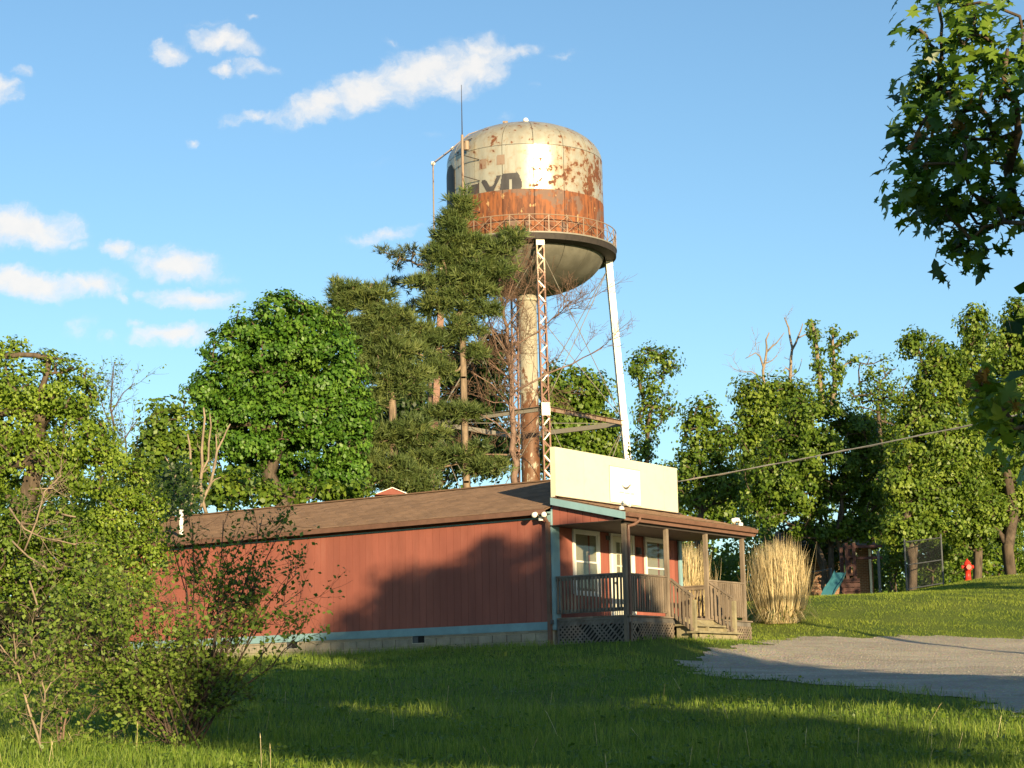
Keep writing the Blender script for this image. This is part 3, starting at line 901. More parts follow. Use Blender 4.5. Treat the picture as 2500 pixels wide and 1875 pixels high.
MB().box((2.00, -2.64, -1.385), (4.09, -2.31, -1.342)).build('tread', M['tread'], stair)
for (y_, z0_, z1_) in ((-1.975, -1.17, -1.04), (-2.20, -1.35, -1.22), (-2.54, -1.60, -1.39)):
    MB().box((2.2, y_, z0_), (3.9, y_ + .02, z1_)).build('riser', M['tread'], stair)
# diagonal lattice under the deck
def lattice(o3, dirv, length, z0, z1, m_, sp_=.105, keep=1.0):
    """Two layers of thin diagonal laths clipped to a panel; each lath is a piece."""
    D = np.array(dirv, float); O_ = np.array(o3, float); nr = np.array([D[1], -D[0], 0])
    fr_ = MB()
    for zc in (z0 + .02, z1 - .02):
        fr_.bar(O_ + D * 0 + (0, 0, zc), O_ + D * length + (0, 0, zc), .02, .04)
    fr_.bar(O_ + D * .02 + (0, 0, z0), O_ + D * .02 + (0, 0, z1), .04, .02, up=nr).bar(O_ + D * (length - .02) + (0, 0, z0), O_ + D * (length - .02) + (0, 0, z1), .04, .02, up=nr)
    f = fr_.build('lattice_skirt', M[m_], shop)
    h = z1 - z0; n = int((length + h) / sp_)
    for s in (1, -1):
        for i in range(1, n):
            c_ = i * sp_
            a0 = max(0, c_ - h); a1 = min(length, c_)
            if a1 - a0 < .05 or random.random() > keep: continue
            if s == 1: p0, p1 = (a0, z0 + (c_ - a0)), (a1, z0 + (c_ - a1))
            else: p0, p1 = (length - a0, z0 + (c_ - a0)), (length - a1, z0 + (c_ - a1))
            offn = nr * (.012 if s == 1 else .021)
            MB().bar(O_ + D * p0[0] + offn + (0, 0, p0[1]), O_ + D * p1[0] + offn + (0, 0, p1[1]), .008, .036, up=np.cross(D * (p1[0] - p0[0]) + np.array([0, 0, p1[1] - p0[1]]), nr)).build('lath', M[m_], f)


lattice((.10, -1.93, 0), (0, 1, 0), 1.86, -1.72, -1.04, 'wood_grey', .115, .95)
lattice((.15, -1.97, 0), (1, 0, 0), 1.85, -1.66, -1.15, 'wood', .115, .95)
lattice((4.12, -1.97, 0), (1, 0, 0), 1.62, -1.62, -1.15, 'wood', .115)
# near-black sheets behind the lattice stand for the unlit crawl space
MB().box((.2, -1.85, -2.2), (5.7, -1.84, -1.18)).box((.2, -1.84, -2.2), (.21, -.04, -1.18)).build('crawl_space_dark_sheet', M['dark'], shop)

# ------------------------------------------------------------------ water tower
TX, TY = 0.96, 108.0
TG = gh(TX, TY)
tower = empty('water_tower', (TX, TY, 0), 0)
tag(tower, 'rusty silver water tower on four lattice legs, standing behind the red building', 'water tower')
RT = 4.45
ZB, ZS, ZR = 27.10, 32.27, 29.70      # balcony, shoulder seam, top of the rust band
DOME_B, BOWL_B = 2.25, 2.45


def tank_mat(name, kind):
    m, nt, b, out = new_mat(name)
    v = coords(nt, (1, 1, 1), tower)
    vs_ = coords(nt, (1, 1, .18), tower)
    n_big = noise(nt, v, .8, 6, .62); n_spot = noise(nt, v, 2.6, 4, .6); n_fine = noise(nt, v, 11, 4, .65)
    n_str = noise(nt, vs_, 5.0, 5, .6); n_str2 = noise(nt, vs_, 1.6, 4, .6)
    sepx = N(nt, 'ShaderNodeSeparateXYZ', {'Vector': v})
    silver = mix(nt, step(nt, n_str2, .35, .7), (.44, .415, .335), (.345, .325, .26))
    silver = mix(nt, mth(nt, 'MULTIPLY', step(nt, n_str, .5, .75), .55), silver, (.33, .215, .105))
    rust = mix(nt, step(nt, n_fine, .35, .65), (.17, .058, .02), (.085, .03, .015))
    if kind == 'silver':
        # more rust on the right and near the shoulder, as on the real tank
        side = step(nt, sepx.outputs[0], -1.0, 3.5)
        thr = mth(nt, 'MULTIPLY_ADD', side, -.10, .640)
        sp = mth(nt, 'MULTIPLY_ADD', n_spot, .62, mth(nt, 'MULTIPLY', n_big, .38))
        rmask = step(nt, mth(nt, 'SUBTRACT', sp, thr), -.045, .0)
        halo = mth(nt, 'MULTIPLY', step(nt, mth(nt, 'SUBTRACT', sp, thr), -.16, .0), .45)
        base = mix(nt, halo, silver, (.33, .17, .06))
        pin = step(nt, noise(nt, v, 7.5, 3, .5), .71, .75)
        rmask = mth(nt, 'MAXIMUM', rmask, pin)
    elif kind == 'dome':
        crown = step(nt, sepx.outputs[2], 33.95, 34.35)
        sp = mth(nt, 'ADD', n_spot, mth(nt, 'MULTIPLY', crown, .13))
        rmask = step(nt, sp, .60, .65); base = mix(nt, mth(nt, 'MULTIPLY', step(nt, sp, .5, .7), .5), silver, (.32, .16, .06))
    elif kind == 'band':
        pale = step(nt, mth(nt, 'MULTIPLY_ADD', n_str, .5, mth(nt, 'MULTIPLY', n_spot, .5)), .59, .63)
        grey = mth(nt, 'MULTIPLY', step(nt, n_big, .54, .60), .8)
        base = mix(nt, pale, mix(nt, grey, mix(nt, step(nt, n_str, .4, .62), (.25, .082, .026), (.11, .038, .017)), (.14, .098, .08)), (.42, .25, .115))
        rmask = None
    else:   # bowl and pale parts
        sp = mth(nt, 'MULTIPLY_ADD', n_spot, .5, mth(nt, 'MULTIPLY', n_fine, .5))
        base = mix(nt, step(nt, n_big, .35, .65), (.145, .137, .108), (.092, .086, .066)); rmask = step(nt, sp, .60, .68)
        rust = mix(nt, n_fine, (.20, .13, .07), (.13, .085, .05))
    if rmask is not None:
        c_ = mix(nt, rmask, base, rust); metal = mth(nt, 'MULTIPLY_ADD', rmask, -.32, .32)
        rg = mth(nt, 'MULTIPLY_ADD', rmask, .48, .33)
        if kind != 'bowl':
            nt.links.new(metal, b.inputs['Metallic']); nt.links.new(rg, b.inputs['Roughness'])
        else:
            b.inputs['Roughness'].default_value = .65
    else:
        c_ = base; b.inputs['Roughness'].default_value = .75
    nt.links.new(c_, b.inputs['Base Color'])
    bump(nt, b, n_fine, .12, .02)
    return m


M['tank'] = tank_mat('aluminium_tank_paint', 'silver'); M['dome'] = tank_mat('dome_paint', 'dome')
M['band'] = tank_mat('rusted_band', 'band'); M['bowl'] = tank_mat('grey_bowl_paint', 'bowl')


def rusty(name, paint, rust_, amount, lowz=None, rough=.55):
    m, nt, b, out = new_mat(name)
    v = world_coords(nt); vs2 = world_coords(nt, (1, 1, .3))
    n1 = noise(nt, v, 1.3, 5, .65); n2 = noise(nt, vs2, 5, 4, .6); n3 = noise(nt, v, 14, 3, .6)
    s_ = mth(nt, 'MULTIPLY_ADD', n1, .5, mth(nt, 'MULTIPLY', n2, .5))
    if lowz is not None:
        g_ = nt.nodes.new('ShaderNodeNewGeometry'); sx_ = N(nt, 'ShaderNodeSeparateXYZ', {'Vector': g_.outputs['Position']})
        lo = step(nt, sx_.outputs[2], lowz[1], lowz[0])
        s_ = mth(nt, 'MULTIPLY_ADD', lo, .2, s_)
    mk = step(nt, s_, .62 - amount, .68 - amount)
    r_ = mix(nt, n3, rust_, tuple(x * .5 for x in rust_))
    c_ = mix(nt, mk, mix(nt, mth(nt, 'MULTIPLY', step(nt, n2, .4, .7), .3), paint, tuple(.5 * (a + b_) for a, b_ in zip(paint, rust_))), r_)
    nt.links.new(c_, b.inputs['Base Color']); b.inputs['Roughness'].default_value = rough
    bump(nt, b, n3, .2, .01)
    return m


M['leg_rust'] = rusty('rusty_leg_paint', (.42, .31, .22), (.20, .066, .027), .10, (21.5, 26.5))
M['leg_white'] = rusty('pale_leg_paint', (.78, .74, .66), (.34, .13, .06), -.06)
M['riser'] = rusty('riser_pipe_paint', (.36, .33, .25), (.17, .070, .026), .05, (16.5, 22.0), .6)
M['strut_rust'] = rusty('rusty_strut', (.24, .17, .125), (.17, .065, .03), .08)
M['strut_grey'] = rusty('grey_strut', (.22, .20, .165), (.14, .085, .055), -.02)
M['rail_rust'] = rusty('rusty_rail', (.27, .195, .14), (.13, .055, .03), .04)
M['black'] = painted('dark_underside_paint', (.035, .028, .024), .8, 1.2, 4, (1, 1, 1), .7, 0, .1)
M['letter'] = painted('dark_lettering_paint', (.055, .052, .056), .8, 1.25, 2, (1, 1, .4), .6, 0, .05, 0, (.13, .055, .03, .5))

NG = 16


def shell(prof, a0, a1, k=4, r_off=0.0):
    """Part of a surface of revolution between two angles, as a curved plate with a little thickness."""
    mb = MB(); vs_ = []
    for (r, z) in prof:
        for j in range(k + 1):
            a_ = a0 + (a1 - a0) * j / k; vs_.append(((r + r_off) * math.sin(a_), -(r + r_off) * math.cos(a_), z))
    n = len(prof); o = len(vs_)
    for (r, z) in prof:
        for j in range(k + 1):
            a_ = a0 + (a1 - a0) * j / k; rr = max(0, r - .02); vs_.append((rr * math.sin(a_), -rr * math.cos(a_), z))
    fs_ = []; w_ = k + 1
    for i in range(n - 1):
        for j in range(k):
            p = i * w_ + j; fs_.append((p, p + 1, p + 1 + w_, p + w_)); fs_.append((o + p, o + p + w_, o + p + 1 + w_, o + p + 1))
        fs_.append((i * w_, (i + 1) * w_, o + (i + 1) * w_, o + i * w_)); fs_.append((i * w_ + k, o + i * w_ + k, o + (i + 1) * w_ + k, (i + 1) * w_ + k))
    for j in range(k):
        fs_.append((j, o + j, o + j + 1, j + 1)); p = (n - 1) * w_ + j; fs_.append((p, p + 1, o + p + 1, o + p))
    return mb.add(vs_, fs_)


tank = MB().lathe([(RT - .06, ZB - .05), (RT - .06, ZS)], 64).build('tank', M['letter'], tower)
dome_p = [(RT * math.cos(t), ZS + .004 + DOME_B * math.sin(t)) for t in np.linspace(0, math.pi / 2 * .93, 12)]
bowl_p = [(RT * math.cos(t), ZB - BOWL_B * math.sin(t)) for t in np.linspace(math.pi / 2 * .93, 0, 12)]
GAP = .0034
A_OFF = R_(-16.5)
for i in range(NG):
    a0, a1 = A_OFF + 2 * math.pi * i / NG + GAP, A_OFF + 2 * math.pi * (i + 1) / NG - GAP
    off_ = .006 if i % 2 else 0
    for (pr_, m_, nm) in (([(RT, ZR + .006), (RT, ZS - .02)], 'tank', 'shell_plate'), ([(RT + .016, ZB), (RT + .016, ZR)], 'band', 'band_plate'), (dome_p, 'dome', 'dome_plate'), (bowl_p, 'bowl', 'bowl_plate')):
        o = shell(pr_, a0, a1, 5, off_).build(nm, M[m_], tank, True)
        for p in o.data.polygons:
            p.use_smooth = True
        o.data.set_sharp_from_angle(angle=R_(40))
MB().lathe([(.5, ZS + DOME_B * .96), (1.2, ZS + DOME_B * .965), (.2, ZS + DOME_B * 1.0)], 24).build('roof_cap', M['dome'], tank)
MB().tube([(.12, -.5, ZS + DOME_B * .95), (.12, -.5, ZS + DOME_B + .18)], .05, 8).build('beacon_stem', M['rail_rust'], tank)
ico = MB().lathe([(.02, -.16), (.12, -.12), (.165, 0), (.12, .12), (.02, .16)], 12, (.12, -.5, ZS + DOME_B + .28)); ico.build('beacon', M['white'], tank, True)
MB().tube([(-1.05, -.8, ZS + DOME_B * .9), (-1.05, -.8, ZS + DOME_B + .1)], .10, 8).tube([(-1.2, -.8, ZS + DOME_B + .12), (-.9, -.8, ZS + DOME_B + .12)], .07, 8).build('roof_vent', M['rail_rust'], tank)


def decal(name, m_, pts_uv, parent, lift=.014):
    """Flat paint on the shell: polygon given as (angle deg, z), split finely to follow the curve."""
    xs = [p[0] for p in pts_uv]; zs = [p[1] for p in pts_uv]
    P = np.array(pts_uv); mb = MB(); sa, sz = .5, .07
    for a_ in np.arange(min(xs), max(xs), sa):
        for z_ in np.arange(min(zs), max(zs), sz):
            if in_poly(np.array([a_ + sa / 2]), np.array([z_ + sz / 2]), P)[0]:
                q_ = [(a_, z_), (a_ + sa, z_), (a_ + sa, z_ + sz), (a_, z_ + sz)]
                mb.add([((RT + lift) * math.sin(R_(a)), -(RT + lift) * math.cos(R_(a)), z) for a, z in q_], [(0, 1, 2, 3)])
    return mb.build(name, m_, parent)


# what is left of the painted name: bottoms of letters cut by the rust band, a large dark mark at the left, part letter, part painted shade
ZL = ZR + .012
L_ = M['letter']
decal('painted_letter', L_, [(-46, ZL), (-46, 30.2), (-35, 30.32), (-35, ZL)], tank)
decal('painted_letter', L_, [(-33.5, 30.36), (-29.6, 30.42), (-26.2, 30.0), (-24.6, 29.98), (-23.4, 30.05), (-20.6, 30.55), (-17.2, 30.58), (-23.0, ZL), (-28.6, ZL)], tank)
decal('painted_letter', L_, [(-18.6, ZL), (-16.8, 30.58), (-6.0, 30.66), (-4.4, 30.52), (-2.6, 30.05), (-2.9, ZL), (-9.8, ZL), (-9.6, 30.3), (-11.6, 30.3), (-11.8, ZL)], tank)
decal('painted_letter', L_, [(-90, 27.6), (-90, 31.5), (-77, 31.9), (-68, 31.95), (-62.5, 31.5), (-61.5, 30.0), (-61.5, 29.72), (-66, 29.1), (-75, 27.6)], tank, .03)
for (a_, z_) in ((-31.5, 31.32), (-17.5, 31.42)):
    decal('primer_patch', M['strut_rust'], [(a_ - 2.9, z_ - .27), (a_ - 3.1, z_ + .25), (a_ + 2.7, z_ + .29), (a_ + 2.9, z_ - .24)], tank)

# balcony
RB_ = 5.16
bal = MB()
k = 64
prof = [(RT + .03, ZB - .03), (RB_, ZB - .03), (RB_, ZB + .05), (RT + .03, ZB + .05)]
vs_ = [(r * math.sin(2 * math.pi * j / k), -r * math.cos(2 * math.pi * j / k), z) for (r, z) in prof for j in range(k)]
fs_ = [(i * k + j, i * k + (j + 1) % k, ((i + 1) % 4) * k + (j + 1) % k, ((i + 1) % 4) * k + j) for i in range(4) for j in range(k)]
balc = bal.add(vs_, fs_).build('balcony', M['strut_grey'], tower)
g_ = MB(); prof = [(RT + .03, ZB - .42), (RB_ - .05, ZB - .36), (RB_ - .03, ZB - .032), (RT + .03, ZB - .032)]
vs_ = [(r * math.sin(2 * math.pi * j / k), -r * math.cos(2 * math.pi * j / k), z) for (r, z) in prof for j in range(k)]
g_.add(vs_, fs_).build('balcony_girder', M['black'], balc)
NP = 30; ZT = ZB + 1.0
ring = lambda r, z, n=72: [(r * math.sin(2 * math.pi * j / n), -r * math.cos(2 * math.pi * j / n), z) for j in range(n + 1)]
MB().tube(ring(RB_ - .04, ZT), .028, 6, False).build('top_rail', M['rail_rust'], balc)
MB().tube(ring(RB_ - .04, ZB + .62), .014, 5, False).build('mid_rail', M['rail_rust'], balc)
pt_ = MB().bar((0, 0, ZB + .05), (0, 0, ZT), .05, .03, up=(0, 1, 0)).mesh('rail_post')
pt_.materials.append(M['rail_rust'])
for i in range(NP):
    a0 = 2 * math.pi * i / NP + .03; a1 = 2 * math.pi * (i + 1) / NP + .03; r = RB_ - .04
    p = lambda a, z: (r * math.sin(a), -r * math.cos(a), z)
    o = bpy.data.objects.new('rail_post', pt_); COL.objects.link(o); o.parent = balc; o.location = p(a0, 0); o.rotation_euler = (0, 0, a0)
    br_ = MB().bar(p(a0, ZB + .06), p(a1, ZT - .04), .03, .02).bar(p(a1, ZB + .06), p(a0, ZT - .04), .03, .02)
    br_.build('rail_brace', M['rail_rust'], balc)

# legs: two channels with solid webs on the sides and zigzag lacing on the faces towards and away from the axis
LEG_AZ = [R_(8.5 + 90 * i) for i in range(4)]        # measured from the side facing the camera, to the right
leg_r = lambda z: 4.72 + .068 * (27.0 - z)


def leg_pt(a, z, dr=0.0, dt=0.0):
    r = leg_r(z) + dr
    return np.array([r * math.sin(a) + dt * math.cos(a), -r * math.cos(a) + dt * math.sin(a), z])


legs = []
zt, zb_ = 26.95, TG - .3
for i, a in enumerate(LEG_AZ):
    up_r = np.array([math.sin(a), -math.cos(a), 0])
    lm = M['leg_white'] if i == 1 else M['leg_rust']
    le = empty('leg', (0, 0, 0)); le.parent = tower
    for s in (-1, 1):
        c_ = MB()
        c_.bar(leg_pt(a, zb_, 0, s * .215), leg_pt(a, zt, 0, s * .215), .016, .36, up=up_r)
        for dr in (-.172, .172):
            c_.bar(leg_pt(a, zb_, dr, s * .180), leg_pt(a, zt, dr, s * .180), .075, .014, up=up_r)
        c_.build('channel', lm, le)
    # lacing bars, piece by piece on the face towards the camera, joined on the hidden one
    hidden = MB(); zz = zt - .55; stp = .40; s = 1; n_bar = 0
    while zz - stp > 9.0:
        p0, p1 = leg_pt(a, zz, .186, s * .165), leg_pt(a, zz - stp, .186, -s * .165)
        if i in (0, 2): MB().bar(p0, p1, .075, .012, up=up_r).build('lacing_bar', lm if i else M['leg_white'] if random.random() < .35 else lm, le)
        else: hidden.bar(p0, p1, .06, .012, up=up_r)
        hidden.bar(leg_pt(a, zz, -.186, s * .165), leg_pt(a, zz - stp, -.186, -s * .165), .06, .012, up=up_r)
        zz -= stp; s = -s
    tag(hidden.build('lacing', lm, le), kind='stuff')
    for (z_, h_) in ((zt - .28, .50), (17.3, .7)):
        MB().bar(leg_pt(a, z_ - h_ / 2, .195, 0), leg_pt(a, z_ + h_ / 2, .195, 0), .46, .014, up=up_r).build('gusset_plate', M['leg_white'], le)
    legs.append(a)
    MB().box((-.5, -.5, -1.2), (.5, .5, .35)).build('footing', M['block'], le).location = tuple(leg_pt(a, TG))
# horizontal struts and tie rods
ZST = 17.35
for i in range(4):
    a, b_ = LEG_AZ[i], LEG_AZ[(i + 1) % 4]
    mm = M['strut_rust'] if i == 0 else M['strut_grey']
    p0, p1 = leg_pt(a, ZST), leg_pt(b_, ZST)
    dd = (p1 - p0) / np.linalg.norm(p1 - p0); side = np.cross(dd, [0, 0, 1])
    s_ = MB()
    s_.bar(p0 + dd * .1, p1 - dd * .1, .014, .26).bar(p0 + dd * .1 + [0, 0, .125] + side * .07, p1 - dd * .1 + [0, 0, .125] + side * .07, .14, .014).bar(p0 + dd * .1 - [0, 0, .125] - side * (-.07), p1 - dd * .1 - [0, 0, .125] - side * (-.07), .14, .014)
    s_.build('strut', mm, tower)
    for (za_, zc_) in ((26.3, ZST + .2), (ZST - .2, TG + .5)):
        for (u1, u2) in ((a, b_), (b_, a)):
            q0, q1 = leg_pt(u1, za_, -.05), leg_pt(u2, zc_, -.05)
            qm = (q0 + q1) / 2 - np.array([0, 0, .05])
            MB().tube([q0, qm, q1], .022, 6).build('tie_rod', M['strut_grey'], tower)
    # rods from the riser to the legs at strut level
    MB().tube([leg_pt(a, ZST, -.1), (0.5 * math.sin(a), -.5 * math.cos(a), ZST)], .02, 6).build('spider_rod', M['strut_grey'], tower)
MB().lathe([(.52, TG - .5), (.52, 24.9)], 28).build('riser_pipe', M['riser'], tower, True)
for zf, rf_ in ((24.3, .62), (19.0, .57), (13.6, .57)):
    MB().lathe([(rf_, zf), (rf_, zf + .12)], 28).build('riser_flange', M['riser'], tower)
# outside ladder with its hinged roof ladder, and the standpipe carrying the antenna


def ladder(pts, w, side, m_, parent, name='ladder'):
    pts = [np.array(p, float) for p in pts]; sd_ = np.array(side, float) * w / 2
    mb = MB().tube([p - sd_ for p in pts], .03, 6).tube([p + sd_ for p in pts], .03, 6)
    l_ = mb.build(name, m_, parent)
    rn = MB()
    for p, q_ in zip(pts[:-1], pts[1:]):
        n_ = max(2, int(np.linalg.norm(q_ - p) / .32))
        for i in range(n_):
            c_ = p + (q_ - p) * (i + .5) / n_; rn.tube([c_ - sd_, c_ + sd_], .013, 5)
    rn.build('rungs', m_, l_)
    return l_


aL = R_(-84)
pL = lambda r, z: (r * math.sin(aL), -r * math.cos(aL), z)
rl = [pL(5.25, ZB + .05), pL(5.25, 32.35), pL(4.1, 33.25), pL(3.2, 34.05), pL(2.0, 34.5), pL(1.2, 34.62)]
ladder(rl, .34, (math.cos(aL), math.sin(aL), 0), M['rail_rust'], tower)
MB().lathe([(.02, -.13), (.1, -.1), (.14, 0), (.1, .1), (.02, .13)], 10, rl[1]).lathe([(.02, -.12), (.16, 0), (.02, .12)], 10, rl[2]).build('ladder_roller', M['white'], tower)
aP = R_(-43)
pP = lambda r, z, d=0: ((r) * math.sin(aP) + d * math.cos(aP), -(r) * math.cos(aP) + d * math.sin(aP), z)
MB().tube([pP(RT + .62, ZB + .1), pP(RT + .62, 33.05)], .075, 8).tube([pP(RT + .45, ZB + .1, -.22), pP(RT + .45, 32.4, -.22)], .03, 6).build('mast_pipe', M['rail_rust'], tower)
br_ = MB()
for z_ in (28.9, 30.7, 31.9):
    br_.bar(pP(RT + .62, z_), pP(RT, z_ - .3, .7), .05, .04).bar(pP(RT + .62, z_), pP(RT, z_ - .3, -.7), .05, .04)
br_.bar(pP(RT + .62, 32.6), pP(RT - .15, 33.0), .07, .06).build('mast_bracket', M['black'], tower)
MB().tube([pP(RT + .62, 33.0), pP(RT + .62, 33.25), pP(RT + .62, 35.95)], [.035, .03, .014], 6).build('antenna', M['black'], tower)
MB().tube([pP(RT + .3, 32.25), pP(RT + .3, 32.75)], .16, 8).build('junction_box', M['rail_rust'], tower)

# ------------------------------------------------------------------ plants
LEAF = np.array([[0, -.5, 0], [.34, -.06, .07], [0, .5, -.04], [-.34, -.06, .07]])     # a folded leaf
LEAF_Q = np.array([[0, 1, 2, 3]])


def frames(n, up=None):
    """Random orthonormal frames (n,3,3) whose third axis leans towards the rows of n."""
    z = n / (np.linalg.norm(n, axis=1, keepdims=True) + 1e-9)
    r = rng.normal(size=z.shape) if up is None else up
    x = np.cross(r, z); x /= (np.linalg.norm(x, axis=1, keepdims=True) + 1e-9)
    y = np.cross(z, x)
    return np.stack([x, y, z], 1)


def place(template, faces, pos, fr_, size):
    V = np.einsum('ki,nij->nkj', template, fr_) * size[:, None, None] + pos[:, None, :]
    k = len(template)
    Fs = faces[None] + k * np.arange(len(pos))[:, None, None]
    return V.reshape(-1, 3), Fs.reshape(-1, faces.shape[1])


DENS = 3.4


def lobe_points(lobes, depth, density, inner=.5, flat=1.0, rough=.28, dscale=.85):
    """Clump centres in a union of ellipsoids given by photo ellipses (u, v, ru, rv[, dy]) at world distance depth."""
    C = []; N_ = []
    ell = []
    for L in lobes:
        u, v, ru, rv = L[:4]; dyy = L[4] if len(L) > 4 else 0.0
        c = at(u, v, depth + dyy); k = (depth + dyy) / F
        ell.append((c, np.array([ru * k, dscale * .5 * (ru + rv) * k, rv * k])))
    for (c, r) in ell:
        area = (r[0] * r[2] + r[0] * r[1] + r[1] * r[2])
        n = max(4, int(area * density * DENS))
        d = rng.normal(size=(n, 3)); d /= np.linalg.norm(d, axis=1, keepdims=True)
        rad = inner + (1 - inner) * rng.random(n) ** .6
        # knobbly outline: directions grouped into bosses that stick out or fall in
        bo = rng.normal(size=(14, 3)); bo /= np.linalg.norm(bo, axis=1, keepdims=True)
        w = (d @ bo.T).max(1); am = rng.uniform(-1, 1, 14)[(d @ bo.T).argmax(1)]
        rad = rad * (1 + rough * am * np.clip((w - .75) * 4, 0, 1)) * rng.uniform(1 - rough * .6, 1 + rough * .35, n)
        p = c + d * r * rad[:, None]
        dn = d / r; dn /= np.linalg.norm(dn, axis=1, keepdims=True)
        C.append(p); N_.append(dn)
    return np.concatenate(C), np.concatenate(N_), ell


def cull_inside(C, Nn, ell, keep=.45):
    """Drop clumps deep inside another lobe."""
    deep = np.zeros(len(C), bool)
    for (c, r) in ell:
        q_ = (((C - c) / r) ** 2).sum(1); deep |= q_ < keep ** 2
    return C[~deep], Nn[~deep]


def skeleton(trunk, tips, r0, rtip=.012, grow=1.0):
    """Grow a branching skeleton: every tip joins the nearest node that lies lower or nearer the trunk."""
    nodes = [np.array(p, float) for p in trunk]; parent = [-1] + list(range(len(trunk) - 1))
    base = nodes[0]
    top = nodes[-1]
    order = np.argsort(np.linalg.norm(tips - np.array(trunk)[np.abs(np.array(trunk)[None, :, 2] - tips[:, None, 2] * .8).argmin(1)], axis=1))
    A = np.zeros((len(trunk) + len(tips) * 4, 3)); A[:len(nodes)] = nodes; n = len(nodes)
    par = np.full(len(A), -1); par[:n] = parent
    for i in order:
        t = tips[i]
        d = A[:n] - t
        dist = np.sqrt((d * d).sum(1)) + np.clip(d[:, 2], 0, None) * 1.5 * grow
        dist[0] += 3
        j = int(dist.argmin()); a = A[j]
        L = np.linalg.norm(t - a)
        if L < .05: continue
        k = 3 if L > .8 else 2
        prev = j
        bend = rng.normal(size=3) * L * .06; bend[2] += L * .05
        for s in range(1, k + 1):
            f = s / k
            A[n] = a + (t - a) * f + bend * math.sin(math.pi * f); par[n] = prev; prev = n; n += 1
    A = A[:n]; par = par[:n]
    wgt = np.zeros(n)
    hasc = np.zeros(n, bool); hasc[par[par >= 0]] = True
    wgt[~hasc] = 1
    for i in range(n - 1, 0, -1):
        if par[i] >= 0: wgt[par[i]] += wgt[i]
    rad = rtip + (r0 - rtip) * np.sqrt(wgt / wgt[0]) if n else []
    return A, par, rad


def seg_tubes(A, par, rad, k=5, minr=0.0):
    """Tapered prisms along every edge of a skeleton."""
    ch = np.nonzero(par >= 0)[0]; ch = ch[rad[ch] >= minr]
    a = A[par[ch]]; b_ = A[ch]; ra = np.minimum(rad[par[ch]], rad[ch] * 1.35); rb = rad[ch]
    d = b_ - a; L = np.linalg.norm(d, axis=1, keepdims=True); d = d / (L + 1e-9); b_ = b_ + d * rb[:, None] * .5
    ref = np.where(np.abs(d[:, 2:3]) < .9, np.array([[0, 0, 1.0]]), np.array([[1.0, 0, 0]]))
    s = np.cross(d, ref); s /= np.linalg.norm(s, axis=1, keepdims=True); t = np.cross(d, s)
    an = 2 * math.pi * np.arange(k) / k
    off_ = np.cos(an)[None, :, None] * s[:, None] + np.sin(an)[None, :, None] * t[:, None]
    V = np.concatenate([a[:, None] + off_ * ra[:, None, None], b_[:, None] + off_ * rb[:, None, None]], 1)
    j = np.arange(k); q_ = np.stack([j, (j + 1) % k, (j + 1) % k + k, j + k], 1)
    Q = q_[None] + 2 * k * np.arange(len(ch))[:, None, None]
    return V.reshape(-1, 3), Q.reshape(-1, 4)


def leaves(C, Nn, per, crad, size, flat=.7, out_bias=1.0, up_bias=.35, rnd=.6, tint_sp=.25, droop=0.0, template=LEAF, faces=LEAF_Q, size_var=.5):
    n = len(C)
    per_ = np.maximum(2, (per * rng.uniform(.5, 1.4, n)).astype(int))
    ci = np.repeat(np.arange(n), per_); m_ = len(ci)
    cr = crad * rng.uniform(.65, 1.3, n)
    g = rng.normal(size=(m_, 3)); g /= np.linalg.norm(g, axis=1, keepdims=True); g *= (rng.random(m_) ** .45)[:, None]
    g[:, 2] *= flat
    # the clump is a shallow cap facing outwards
    pos = C[ci] + g * cr[ci][:, None]
    nrm = Nn[ci] * out_bias + np.array([0, 0, up_bias]) + rng.normal(size=(m_, 3)) * rnd + g * .5
    upv = np.tile(np.array([[0, 0, 1.0]]), (m_, 1)) + rng.normal(size=(m_, 3)) * .8
    fr_ = frames(nrm, upv)
    if droop:
        pass
    sz = size * rng.uniform(1 - size_var, 1 + size_var, m_)
    V, Q = place(template, faces, pos, fr_, sz)
    ct = rng.uniform(.14, .86, n)
    t = np.clip(ct[ci] + rng.normal(size=m_) * tint_sp * .6, 0, 1)
    return V, Q, np.repeat(t, len(template))


